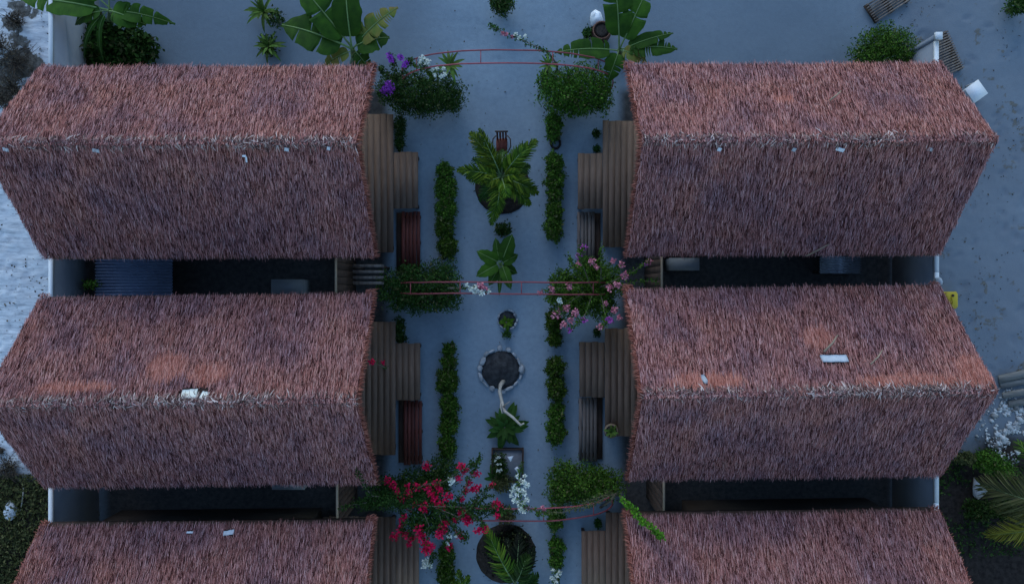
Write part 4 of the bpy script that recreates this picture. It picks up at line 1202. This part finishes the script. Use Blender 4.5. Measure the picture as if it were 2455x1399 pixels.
# ------------------------------------------------------------------ planting beds, palms and pots on the path
def bed(label, px, py, rpx, mat='soil', hh=0.05):
    p = at(px, py, 0)
    r = rpx / 100.0
    t = thing('planting_bed', label, 'planting bed', (p[0], p[1], 0), group='round planting beds on the path')
    obj('soil', G().lathe((p[0], p[1], 0), [(r * 1.02, -0.03), (r, 0.015), (r * 0.9, hh), (r * 0.5, hh * 1.3), (0.02, hh * 1.4)], 40, 0.012), M[mat], t, True)
    V, F = cloud([(p[0], p[1], 0.03, r * 0.95, r * 0.95, 0.07)], int(1500 * r), 0.05, np.random.default_rng(int(px)))
    obj('mulch', G().add(V, F), M['mulch'], t, kind='stuff')
    return t
M['mulch'] = islands('mulch', [(0, (0.012, 0.010, 0.009)), (0.6, (0.035, 0.027, 0.022)), (1, (0.08, 0.06, 0.045))], None)
bed('dark round bed under the young palm in the upper path', 1205, 447, 66)
bed('dark round bed with a palm at the bottom of the path', 1213, 1326, 71)

def palm(label, base, crown, fronds, seed, tr=0.05, wd=0.034):
    r = np.random.default_rng(seed)
    t = thing('palm', label, 'palm', (base[0], base[1], 0), group='young palms')
    b, c = np.array([base[0], base[1], 0.0]), np.array(crown, float)
    obj('trunk', G().tube([b, (b + c) / 2, c], [tr * 1.3, tr, tr * 0.8], 9), M['bark'], t, True)
    for tip, ah, ll, mt, nl in fronds:
        frond(t, c, tip, ah, ll, mt, r, nl, wd)
    return t
pb = at(1205, 447, 0)
palm('young palm with arching fronds in the round upper bed', pb, at(1203, 425, 1.0),
     [(at(1130, 318, 1.2), .45, .30, 'leaf_palm', 45), (at(1285, 338, 1.2), .45, .30, 'leaf_palm', 45), (at(1098, 408, 1.1), .45, .27, 'leaf_palm', 45), (at(1288, 462, 1.0), .45, .30, 'leaf_palm', 45), (at(1178, 538, 0.9), .45, .27, 'leaf_palm', 45),
      (at(1150, 310, 1.5), .3, .2, 'leaf_palm', 36), (at(1240, 420, 1.5), .35, .22, 'leaf_palm', 36), (at(1165, 440, 1.3), .35, .2, 'leaf_palm', 33), (at(1215, 470, 1.3), .3, .22, 'leaf_palm', 33), (at(1125, 330, 1.0), .35, .2, 'leaf_gold', 16), (at(1250, 470, .7), .4, .28, 'leaf_dark', 28), (at(1150, 480, .7), .4, .28, 'leaf_dark', 28), (at(1205, 360, .9), .4, .26, 'leaf_dark', 26), (at(1135, 380, .8), .4, .28, 'leaf_dark', 26), (at(1270, 400, .8), .4, .28, 'leaf_dark', 26), (at(1120, 425, 1.0), .45, .27, 'leaf_palm', 45), (at(1270, 490, .9), .4, .28, 'leaf_palm', 45), (at(1190, 520, 1.0), .45, .25, 'leaf_palm', 45), (at(1265, 350, 1.3), .4, .28, 'leaf_palm', 42)], 301, wd=0.028)
pb = at(1232, 1385, 0)
bush('small_bush', 'low blackish plant filling the round bed at the bottom', 'bush', [(1216, 1320, 50, 50, 0.4), (1240, 1300, 30, 34, 0.4), (1232, 1355, 38, 30, 0.4)], 4200, 0.06, 'leaf_black', None, 33)  # near-black leaf colour also paints shade onto the bed's soil
palm('palm with drooping frond in the dark bed at the bottom', pb, at(1235, 1398, 0.8),
     [(at(1165, 1262, 1.0), .5, .34, 'leaf_palm', 32), (at(1262, 1330, 0.9), .4, .3, 'leaf_dark', 26), (at(1210, 1340, 0.8), .35, .28, 'leaf_dark', 24), (at(1310, 1440, 0.8), .4, .3, 'leaf_palm', 26), (at(1180, 1470, 0.8), .4, .3, 'leaf_palm', 26), (at(1290, 1380, .6), .4, .3, 'leaf_dark', 26), (at(1245, 1275, .6), .4, .28, 'leaf_black', 28), (at(1280, 1310, .5), .4, .28, 'leaf_black', 28), (at(1190, 1300, .5), .4, .26, 'leaf_black', 26), (at(1215, 1290, .5), .35, .26, 'leaf_black', 26)], 302)
pb = at(1108, 1420, 0)
palm('small palm seedling at the bottom edge, left side of the path', pb, at(1108, 1412, 0.3), [(at(1100, 1366, .5), .15, .16, 'leaf_palm', 16), (at(1122, 1380, .45), .15, .16, 'leaf_palm', 16), (at(1085, 1390, .4), .15, .16, 'leaf_palm', 16), (at(1130, 1420, .4), .15, .16, 'leaf_palm', 16)], 303, 0.02)
pb = at(2560, 1230, 0)
palm('yellowing palm reaching in from the right edge of the picture', pb, at(2560, 1225, 1.8),
     [(at(2350, 1160, 1.0), .7, .72, 'leaf_weed', 80), (at(2368, 1282, 0.9), .6, .55, 'leaf_gold', 70), (at(2392, 1225, 0.7), .5, .5, 'leaf_weed', 60), (at(2440, 1060, 1.3), .6, .5, 'leaf_palm', 36), (at(2500, 1420, 1.2), .6, .5, 'leaf_palm', 30), (at(2740, 1200, 1.2), .6, .5, 'leaf_palm', 30), (at(2660, 1060, 1.3), .6, .5, 'leaf_palm', 30)], 304, 0.09, 0.02)

def rim_stones(t, c, r, n, rng, size=0.09, mat='stone'):
    for k in range(n):
        a = 2 * math.pi * (k + rng.uniform(-0.2, 0.2)) / n
        rr = r * rng.uniform(0.95, 1.07)
        g = G()
        w_ = 2 * math.pi * r / n * rng.uniform(0.7, 1.45)
        d_ = size * rng.uniform(0.25, 1.0)
        nn = 7
        base_a = rng.uniform(0, 6)
        ring = []
        for j in range(nn):
            b = 2 * math.pi * j / nn
            ring.append((math.cos(b) * w_ / 2 * rng.uniform(0.75, 1.1), math.sin(b) * d_ / 2 * rng.uniform(0.7, 1.15)))
        ca, sa = math.cos(a + math.pi / 2), math.sin(a + math.pi / 2)
        V = []
        hh = rng.uniform(0.05, 0.11)
        for z, sc in ((-0.02, 1.0), (hh * 0.7, 1.0), (hh, 0.7)):
            for (u, v) in ring:
                u2, v2 = u * sc, v * sc
                V.append((c[0] + rr * math.cos(a) + u2 * ca - v2 * sa, c[1] + rr * math.sin(a) + u2 * sa + v2 * ca, z))
        F4 = [[i * nn + j, i * nn + (j + 1) % nn, (i + 1) * nn + (j + 1) % nn, (i + 1) * nn + j] for i in range(2) for j in range(nn)]
        g.add(V, F4, [[2 * nn + j for j in range(nn)]])
        obj('stone', g, M[mat], t)

pc = at(1201, 886, 0)
t = thing('stone_rimmed_pit', 'round grey pit rimmed with pale broken stones on the path', 'planting pit', (pc[0], pc[1], 0))
obj('soil', G().lathe((pc[0], pc[1], 0), [(0.46, -0.02), (0.455, 0.02), (0.36, 0.03), (0.25, 0.09), (0.12, 0.15), (0.02, 0.16)], 32, 0.02), M['pit'], t, True)
rim_stones(t, pc, 0.49, 16, random.Random(5), 0.17)
# leaning bare tree
tr = thing('leaning_tree', 'bare pale trunk leaning out of the stone-rimmed pit', 'tree', tuple(at(1208, 912, 0)))
q = [at(1208, 912, 0), at(1200, 922, 0.35), at(1198, 937, 0.6), at(1204, 965, 0.9), at(1210, 985, 1.15), at(1230, 1000, 1.35), at(1248, 1018, 1.5), at(1256, 1014, 1.6)]
obj('trunk', G().tube(q, [.06, .05, .042, .038, .034, .03, .026, .018], 8), M['pale_bark'], tr, True)
obj('branch', G().tube([at(1207, 975, 1.05), at(1213, 968, 1.25), at(1222, 962, 1.4)], [.022, .016, .010], 6), M['pale_bark'], tr, True)
obj('branch', G().tube([at(1202, 955, .8), at(1200, 975, 1.0), at(1204, 990, 1.15)], [.02, .015, .009], 6), M['pale_bark'], tr, True)
rosette('rosette_plant', 'dark rosette of broad leaves under the leaning pale trunk', 'plant', at(1210, 1022, 0.1), 33, 0.56, 0.20, 'leaf_dark', 401, 0.35, 0.40, zc=0.16, tiers=3)

pc = at(1216, 766, 0)
t = thing('stone_rimmed_pit', 'small pit rimmed with thin stones, holding one seedling', 'planting pit', (pc[0], pc[1], 0))
obj('soil', G().lathe((pc[0], pc[1], 0), [(0.21, -0.02), (0.205, 0.012), (0.12, 0.03), (0.02, 0.035)], 24, 0.03), M['pit'], t, True)
rim_stones(t, pc, 0.225, 11, random.Random(8), 0.075)
rosette('seedling', 'green seedling in the small stone-rimmed pit', 'plant', at(1214, 772, 0.1), 10, 0.22, 0.09, 'leaf_palm', 402, 0.6, 0.5, zc=0.08)
bush('small_bush', 'dark little bush just below the small stone-rimmed pit', 'bush', [(1215, 802, 11, 9, 0.25)], 260, 0.045, 'leaf_dark', None, 24)

# square planter
a, b = at(1180, 1076, .12), at(1254, 1154, .12)
c = (a + b) / 2
t = thing('square_planter', 'low square grey planter on the path above the third arch', 'planter', (c[0], c[1], 0))
w_, d_ = b[0] - a[0], a[1] - b[1]
obj('soil', G().box((c[0], c[1], 0.045), (w_ - 0.05, d_ - 0.05, 0.12)), M['slab'], t)
for sx in (-1, 1):
    obj('edge_board', G().box((c[0] + sx * w_ / 2, c[1], 0.075), (0.03, d_ + 0.03, 0.19)), M['dark_wood'], t)
    obj('edge_board', G().box((c[0], c[1] + sx * d_ / 2, 0.072), (w_ - 0.034, 0.03, 0.186)), M['dark_wood'], t)
bush('flowering_plant', 'dark bushy plant with tiny white blooms in the square planter', 'plant', [(1196, 1106, 17, 22, 0.5), (1200, 1128, 18, 16, 0.45)], 800, 0.055, 'leaf_dark', None, 25)
ft = [o for o in bpy.data.objects if o.name.startswith('flowering_plant')][-1]
rr_ = np.random.default_rng(90)
for px, py in ((1187, 1103), (1193, 1113), (1200, 1112), (1192, 1127), (1197, 1129), (1201, 1124), (1191, 1097), (1196, 1096)):
    flowers(ft, [at(px, py, 0.55)], 0.022, 'petal_white', rr_, 14, 0.03)
rosette('broad_leaf_plant', 'broad-leaved plant spreading left of the square planter', 'plant', at(1187, 1143, 0.1), 7, 0.36, 0.15, 'leaf_dark', 403, 0.6, 0.5, zc=0.12)
bush('small_bush', 'scraggly brown-green plant at the foot of the square planter', 'bush', [(1208, 1160, 24, 24, 0.5)], 700, 0.05, 'leaf_weed', None, 26)
bush('small_bush', 'scraggly plant under the crossing of the third arch', 'bush', [(1213, 1238, 22, 20, 0.6)], 900, 0.05, 'leaf_weed', None, 27)
def folded(label, pts, z):
    P = [at(px, py, z) for px, py in pts]
    cc = np.mean(P, 0) + np.array([0, 0, 0.035])
    V = P + [cc] + [p - np.array([0, 0, 0.006]) for p in P]
    n = len(P)
    g = G().add(V, [[k, (k + 1) % n, n] for k in range(n)], [[n + 1 + k for k in range(n)][::-1]], [[k, n + 1 + k, n + 1 + (k + 1) % n, (k + 1) % n] for k in range(n)])
    t_ = thing('paper_lantern', label, 'lantern', (cc[0], cc[1], 0))
    obj('shade', g, M['white'], t_)
    obj('stake', G().tube([(cc[0], cc[1], 0), (cc[0], cc[1], z / 2), (cc[0], cc[1], z)], 0.008, 5), M['dark_wood'], t_)
folded('upper white triangle standing on the square planter', [(1216, 1094), (1231, 1092), (1224, 1106)], 0.4)
folded('lower white triangle standing on the square planter', [(1233, 1122), (1240, 1117), (1245, 1123), (1241, 1132)], 0.4)

# agave-like rosettes
rosette('spiky_plant', 'spiky rosette at the top edge, right of the top left banana plant', 'plant', at(632, 28, 0.3), 36, 0.46, 0.075, 'leaf_agave', 404, 0.9, 0.7, 'spiky rosettes', 0.25, 3)
rosette('spiky_plant', 'spiky rosette just above the upper left roof edge', 'plant', at(642, 110, 0.3), 34, 0.38, 0.07, 'leaf_agave', 405, 0.9, 0.7, 'spiky rosettes', 0.2, 3)
bush('small_bush', 'dark twiggy bush between the two spiky rosettes', 'bush', [(660, 42, 20, 22, 0.5), (642, 108, 22, 26, 0.35)], 900, 0.06, 'leaf_dark', None, 28)
rosette('spiky_plant', 'spiky rosette on the right end of the upper left arch shrub', 'plant', at(1080, 158, 1.2), 16, 0.36, 0.075, 'leaf_agave', 406, 0.7, 0.5, 'spiky rosettes', 1.2, 2)
rosette('spiky_plant', 'yellow-tipped rosette on the left end of the upper right shrub', 'plant', at(1315, 158, 1.2), 12, 0.28, 0.06, 'leaf_agave', 407, 0.7, 0.5, 'spiky rosettes', 1.2, 2)

# pots and oddments
def pot_(label, p, r, h, mat='clay', name='clay_pot', cat='pot', group=None):
    t_ = thing(name, label, cat, (p[0], p[1], p[2] if len(p) > 2 else 0), group=group)
    z0 = p[2] if len(p) > 2 else 0
    obj('body', G().lathe((p[0], p[1], z0), [(r * 0.6, 0), (r * 0.95, h * 0.35), (r, h * 0.7), (r * 0.85, h * 0.93), (r * 0.9, h), (r * 0.78, h), (r * 0.74, h * 0.88)], 20), M[mat], t_, True)
    obj('soil', G().lathe((p[0], p[1], z0 + h * 0.9), [(r * 0.76, 0), (r * 0.4, 0.015), (0.01, 0.02)], 16), M['soil'], t_, True)
    return t_
pot_('big dark clay jar behind the banana plant at upper right', at(1437, 90, 0), 0.24, 0.5)
bush('small_bush', 'dark leafy tuft beside the big clay jar', 'bush', [(1410, 78, 12, 14, 0.5)], 350, 0.06, 'leaf_dark', None, 29)
def crumple(name, label, cat, pts, z, seed, hh=0.12, mat='white', base_z=0.0, group=None):
    r = np.random.default_rng(seed)
    P = np.array([at(px, py, z)[:2] for px, py in pts])
    cc = P.mean(0)
    V, n = [], len(P)
    for f, zz in ((0.92, 0.0), (1.0, hh * 0.45), (0.72, hh * 0.85), (0.35, hh)):
        for p in P:
            q = cc + (p - cc) * f * r.uniform(0.88, 1.1)
            V.append((q[0], q[1], base_z + zz * r.uniform(0.75, 1.15) if zz else base_z))
    F = [[i * n + j, i * n + (j + 1) % n, (i + 1) * n + (j + 1) % n, (i + 1) * n + j] for i in range(3) for j in range(n)]
    g = G().add(V, F, [[3 * n + j for j in range(n)]], [[j for j in range(n)][::-1]])
    return obj(name, g, M[mat], None, label=label, cat=cat, group=group)
crumple('plastic_bag', 'white bundle beside the banana plant behind the upper right roof', 'bag', [(1418, 28), (1428, 22), (1442, 30), (1448, 45), (1442, 60), (1428, 64), (1418, 55), (1415, 40)], 0.2, 1, 0.35)
crumple('plastic_bag', 'pointed white bag lying on dark soil at lower right', 'bag', [(2338, 1142), (2346, 1152), (2358, 1163), (2370, 1178), (2360, 1186), (2348, 1198), (2336, 1190), (2335, 1168)], 0.1, 2, 0.16)
crumple('plastic_bag', 'shiny bluish white plastic bag among weeds at lower left', 'bag', [(20, 1200), (36, 1208), (40, 1222), (34, 1240), (24, 1250), (10, 1244), (5, 1226), (10, 1210)], 0.1, 3, 0.16, 'wall_cap')
crumple('plastic_jug', 'white jug on the boundary wall, between the right-hand roofs', 'jug', [(2243, 667), (2250, 664), (2258, 673), (2256, 682), (2248, 686), (2243, 680)], 1.85, 4, 0.16, 'white', 1.805)
crumple('blue_cloth', 'small blue cloth by the gable corner of the upper left roof', 'cloth', [(888, 264), (897, 262), (900, 272), (898, 281), (889, 280)], 0.5, 5, 0.05, 'blue', 0.455) if False else None

# white stool, yellow jerrycan, pallets
def stool(label, pxs, z):
    P = [at(px, py, z) for px, py in pxs]
    c = np.mean(P, 0)
    t_ = thing('plastic_stool', label, 'stool', (c[0], c[1], 0))
    e = P[1] - P[0]
    rz = math.atan2(e[1], e[0])
    s_ = np.linalg.norm(e)
    s2 = np.linalg.norm(P[2] - P[1])
    obj('seat', G().box((c[0], c[1], z - 0.015), (s_, s2, 0.03), rz), M['white'], t_)
    for sx in (-1, 1):
        for sy in (-1, 1):
            u = np.array([math.cos(rz), math.sin(rz), 0]) * sx * (s_ / 2 - 0.04) + np.array([-math.sin(rz), math.cos(rz), 0]) * sy * (s2 / 2 - 0.04)
            obj('leg', G().tube([(c[0] + u[0] * 1.1, c[1] + u[1] * 1.1, 0), (c[0] + u[0] * 1.05, c[1] + u[1] * 1.05, z / 2), (c[0] + u[0], c[1] + u[1], z - 0.03)], [0.022, 0.024, 0.026], 6), M['white'], t_)
stool('square white plastic stool outside the upper right roof', [(2315, 213), (2347, 190), (2368, 225), (2335, 247)], 0.45)

p = at(2280, 719, 0.3)
t = thing('jerrycan', 'yellow jerrycan outside the right boundary wall', 'jerrycan', (p[0], p[1], 0))
prof = [(-.18, -.20), (.14, -.20), (.18, -.15), (.18, .15), (.14, .20), (-.14, .20), (-.18, .15)]
V, F = [], []
for z, sc in ((0.0, .92), (0.03, 1), (0.27, 1), (0.31, .8)):
    V += [(p[0] + x * sc, p[1] + y * sc, z) for x, y in prof]
n = len(prof)
obj('body', G().add(V, [[i * n + j, i * n + (j + 1) % n, (i + 1) * n + (j + 1) % n, (i + 1) * n + j] for i in range(3) for j in range(n)], [[3 * n + j for j in range(n)]], [[j for j in range(n)][::-1]]), M['yellow'], t)
obj('handle', G().tube([(p[0], p[1] - .10, .30), (p[0], p[1] - .07, .36), (p[0], p[1] + .03, .36), (p[0], p[1] + .06, .30)], .016, 6), M['yellow'], t, True)
obj('cap', G().lathe((p[0] + .03, p[1] + .11, .30), [(.03, 0), (.03, .04), (.02, .045)], 10), M['dark_wood'], t)

def pallet(label, corner, z, rz, ln, n, pitch):
    c0 = at(*corner, z)
    u = np.array([math.cos(rz), math.sin(rz), 0]); v = np.array([-math.sin(rz), math.cos(rz), 0])
    cc = c0 - u * ln / 2 + v * n * pitch / 2
    t_ = thing('slatted_pallet', label, 'pallet', (cc[0], cc[1], 0), group='dark slatted pallets on the sand')
    for k in range(n):
        q = c0 - u * ln / 2 + v * (k + .5) * pitch
        obj('slat', G().box((q[0], q[1], z - 0.012), (ln, pitch * 0.55, 0.024), rz), M['plank_grey'], t_)
    for f in (0.06, 0.5, 0.94):
        q = c0 - u * ln * f + v * n * pitch / 2
        obj('bearer', G().box((q[0], q[1], (z - 0.026) / 2), (0.07, n * pitch, z - 0.026), rz), M['dark_wood'], t_)
pallet('dark slatted pallet outside the wall end, by the white stool', (2313, 163), 0.14, rad(24), 1.1, 16, 0.062)
pallet('dark slatted pallet cut off by the top edge at upper right', (2186, -1), 0.14, rad(33), 1.0, 8, 0.062)

# weathered boards on the right
for k, (lb, x0, y0, x1, y1, wd, zz) in enumerate((
        ('uppermost of the grey boards beside the middle right roof tip', 2395, 908, 2560, 872, 0.17, 0.10),
        ('second from top of the grey boards beside the roof tip', 2398, 924, 2560, 890, 0.15, 0.06),
        ('third from top of the grey boards, the palest, beside the roof tip', 2404, 948, 2560, 918, 0.14, 0.12),
        ('lowest of the grey boards beside the middle right roof tip', 2418, 968, 2560, 944, 0.15, 0.05))):
    a, b = at(x0, y0, zz), at(x1, y1, zz)
    c, e = (a + b) / 2, b - a
    t_ = thing('weathered_board', lb, 'board', (c[0], c[1], 0), group='weathered boards piled by the sand road')
    obj('board', G().box((c[0], c[1], zz), (np.linalg.norm(e), wd, 0.04), math.atan2(e[1], e[0])), M['grey_board'] if 'grey_board' in M else M['slab'], t_)
    for f in (0.15, 0.85):
        q = a + e * f
        obj('block', G().box((q[0], q[1], (zz - 0.022) / 2), (0.08, wd * 0.8, zz - 0.022), math.atan2(e[1], e[0])), M['dark_wood'], t_)

# small chair above the palm, ring in the hedge, cactus pot, table lamp
p = at(1203, 350, 0.4)
t = thing('garden_chair', 'small dark reddish garden chair just above the young palm', 'chair', (p[0], p[1], 0))
obj('seat', G().box((p[0], p[1], 0.40), (0.26, 0.34, 0.03)), M['plank_red'], t)
for k in range(4):
    obj('back_slat', G().box((p[0] - 0.10 + 0.066 * k, p[1] + 0.20, 0.62), (0.04, 0.02, 0.42), rx=-0.2), M['plank_red'], t)
obj('back_rail', G().box((p[0], p[1] + 0.245, 0.84), (0.30, 0.03, 0.04)), M['dark_wood'], t)
for sx in (-1, 1):
    obj('armrest', G().tube([(p[0] + sx * .13, p[1] + .2, .60), (p[0] + sx * .20, p[1] + .12, .62), (p[0] + sx * .21, p[1] - .05, .60), (p[0] + sx * .14, p[1] - .16, .42)], .014, 6), M['dark_wood'], t, True)
    for sy in (-1, 1):
        obj('leg', G().tube([(p[0] + sx * .12, p[1] + sy * .16, 0), (p[0] + sx * .118, p[1] + sy * .158, .2), (p[0] + sx * .115, p[1] + sy * .155, .39)], .015, 6), M['dark_wood'], t)
p = at(1332, 343, 0.05)
th = np.linspace(0, 2 * math.pi, 25)
obj('rubber_ring', G().tube(np.stack([p[0] + .11 * np.cos(th), p[1] + .12 * np.sin(th), 0.035 + 0 * th], 1), .028, 7), M['soil'], None, True, label='black rubber ring lying in a gap of the right-hand bushes', cat='ring')
p = at(1464, 1030, .45)
pt = pot_('small round pot at the edge of the middle right deck', (p[0], p[1], 0.452), 0.17, 0.16, 'tan_wood')
rosette('cactus', 'grey-green cactus rosette in the pot on the middle right deck', 'cactus', (p[0], p[1]), 20, 0.18, 0.06, 'leaf_agave', 408, 0.8, 0.4, None, 0.60, 3)

# ------------------------------------------------------------------ rough ground outside the walls
def dry_bush(label, px, py, rpx, n, seed, hh=0.35):
    r = np.random.default_rng(seed)
    c = at(px, py, 0)
    t_ = thing('dry_bush', label, 'dry bush', (c[0], c[1], 0), group='dry twiggy bushes on the bright sand')
    g = G()
    for k in range(n):
        a = r.uniform(0, 6.28); L_ = rpx / 100 * r.uniform(0.5, 1.15)
        m_ = c + np.array([math.cos(a) * L_ * .5, math.sin(a) * L_ * .5, hh * r.uniform(.4, 1.2)])
        e = c + np.array([math.cos(a + r.normal(0, .4)) * L_, math.sin(a + r.normal(0, .4)) * L_, hh * r.uniform(0.05, .9)])
        q = bez(c + r.normal(0, .03, 3) * [1, 1, 0], m_, e, 7)
        g.tube(q, np.linspace(.011, .004, 7), 4)
        for j in range(3):
            s0 = q[r.integers(2, 6)]
            b = r.uniform(0, 6.28)
            g.tube([s0, s0 + np.array([math.cos(b), math.sin(b), .3]) * L_ * .15, s0 + np.array([math.cos(b + .3), math.sin(b + .3), .1]) * L_ * .3], [.005, .004, .002], 3)
    obj('branches', g, M['dry_twig'], t_)
    V, F = cloud([(c[0], c[1], hh * .4, rpx / 130, rpx / 130, hh * .5)], int(rpx * 9), .045, r)
    obj('dead_leaves', G().add(V, F), M['dead_leaf'], t_, kind='stuff')
M['dead_leaf'] = islands('dead_leaf', [(0, (0.03, 0.025, 0.02)), (0.6, (0.09, 0.07, 0.05)), (1, (0.20, 0.15, 0.09))], None)
dry_bush('brown dry tuft at the top left, beside the wall', 45, 55, 32, 22, 501, .3)
dry_bush('dark twiggy bush left of the upper left roof, largest of these', 45, 150, 60, 40, 502, .45)
dry_bush('dark twiggy bush half hidden by the upper left roof edge', 40, 215, 48, 34, 503, .4)
dry_bush('dark twigs at the left edge, level with the upper left eave', 2, 110, 40, 26, 504, .4)
dry_bush('small dark twigs near the roof tip at upper left', 8, 240, 30, 16, 505, .25)
dry_bush('yellowish dry tuft at the left edge, below the middle roof tip', 4, 1080, 16, 16, 506, .2)
dry_bush('dark dry brush along the edge of the weeds at lower left', 25, 1118, 42, 30, 507, .25)
obj('fallen_stick', G().tube([at(57, 1168, .06), at(54, 1195, .08), at(50, 1222, .06)], [.018, .016, .012], 6), M['pale_bark'], None, True, label='straight pale stick standing in weeds at lower left', cat='stick')

def scatter(name, label, n, box, mat, size, seed, hh=0.06, dens_seed=None, thr=0.0, cat='litter'):
    r = np.random.default_rng(seed)
    px = r.uniform(box[0], box[2], n); py = r.uniform(box[1], box[3], n)
    P = np.stack([(px - CX) / 100, (CY - py) / 100, 0.01 + r.random(n) ** 1.5 * hh], 1)
    if dens_seed is not None:
        k = fbm(P[:, 0], P[:, 1], 1.6, dens_seed, 4)
        P = P[k > thr + r.normal(0, 0.03, n)]
        n = len(P)
    N = unitv(n, r) + np.array([0, 0, 1.0]); N /= np.linalg.norm(N, axis=1)[:, None]
    D = np.cross(N, unitv(n, r)); D /= np.linalg.norm(D, axis=1)[:, None] + 1e-9
    ln = size * r.uniform(.5, 1.4, n)
    V, F = leafgeo(P, D, N, ln, ln * r.uniform(.3, .7, n))
    return obj(name, G().add(V, F), M[mat], None, kind='stuff', label=label, cat=cat)
scatter('weeds', 'low green-brown weeds covering the ground at lower left', 15000, (-60, 1135, 235, 1460), 'leaf_weed', .07, 601, .16, cat='weeds')
scatter('ground_cover', 'sparse dark weeds on the soil at lower right', 3500, (2240, 1090, 2520, 1330), 'leaf_dark', .07, 602, .12, 61, .5, cat='weeds')
scatter('leaf_litter', 'dead leaves and twigs strewn on the bright sand at left', 1700, (-60, -20, 240, 1130), 'dead_leaf', .06, 603, .02, 50, .50)
scatter('leaf_litter', 'dead leaves strewn on grey sand at right', 1400, (2150, -20, 2520, 1000), 'dead_leaf', .05, 604, .02, 80, .5)
scatter('leaf_litter', 'few fallen leaves scattered on the garden path', 260, (1000, 20, 1400, 1390), 'dead_leaf', .045, 605, .01)

# broken white rubble outside the wall
M['rubble'] = islands('rubble', [(0, (0.16, 0.15, 0.14)), (0.4, (0.42, 0.42, 0.41)), (1, (0.66, 0.66, 0.65))], None)
r = np.random.default_rng(700)
g = G()
for k in range(1500):
    px, py = r.normal(2436, 34), r.normal(1028, 36)
    if fbm(np.array([px * .01]), np.array([py * .01]), 4.0, 222, 3)[0] < 0.44: continue
    s_ = abs(r.normal(0.018, 0.02)) + 0.012
    c = at(px, py, 0)
    d = np.array([(-1, 0, 0), (1, 0, 0), (0, -1, 0), (0, 1, 0), (0, 0, -1), (0, 0, 1)], float)
    V = d * r.uniform(.5, 1.2, (6, 1)) * s_ * np.array([1.5, 1.0, .5])
    a = r.uniform(0, 6.28)
    m_ = np.array([[math.cos(a), -math.sin(a), 0], [math.sin(a), math.cos(a), 0], [0, 0, 1]])
    g.add(V @ m_.T + c + np.array([0, 0, s_ * .3]), [[0, 3, 5], [3, 1, 5], [1, 2, 5], [2, 0, 5], [3, 0, 4], [1, 3, 4], [2, 1, 4], [0, 2, 4]])
obj('coral_rubble', g, M['rubble'], None, kind='stuff', label='white broken coral rubble below the grey boards', cat='rubble')

print('tris', sum(len(o.data.loop_triangles) or len(o.data.polygons) for o in bpy.data.objects if o.type == 'MESH'))
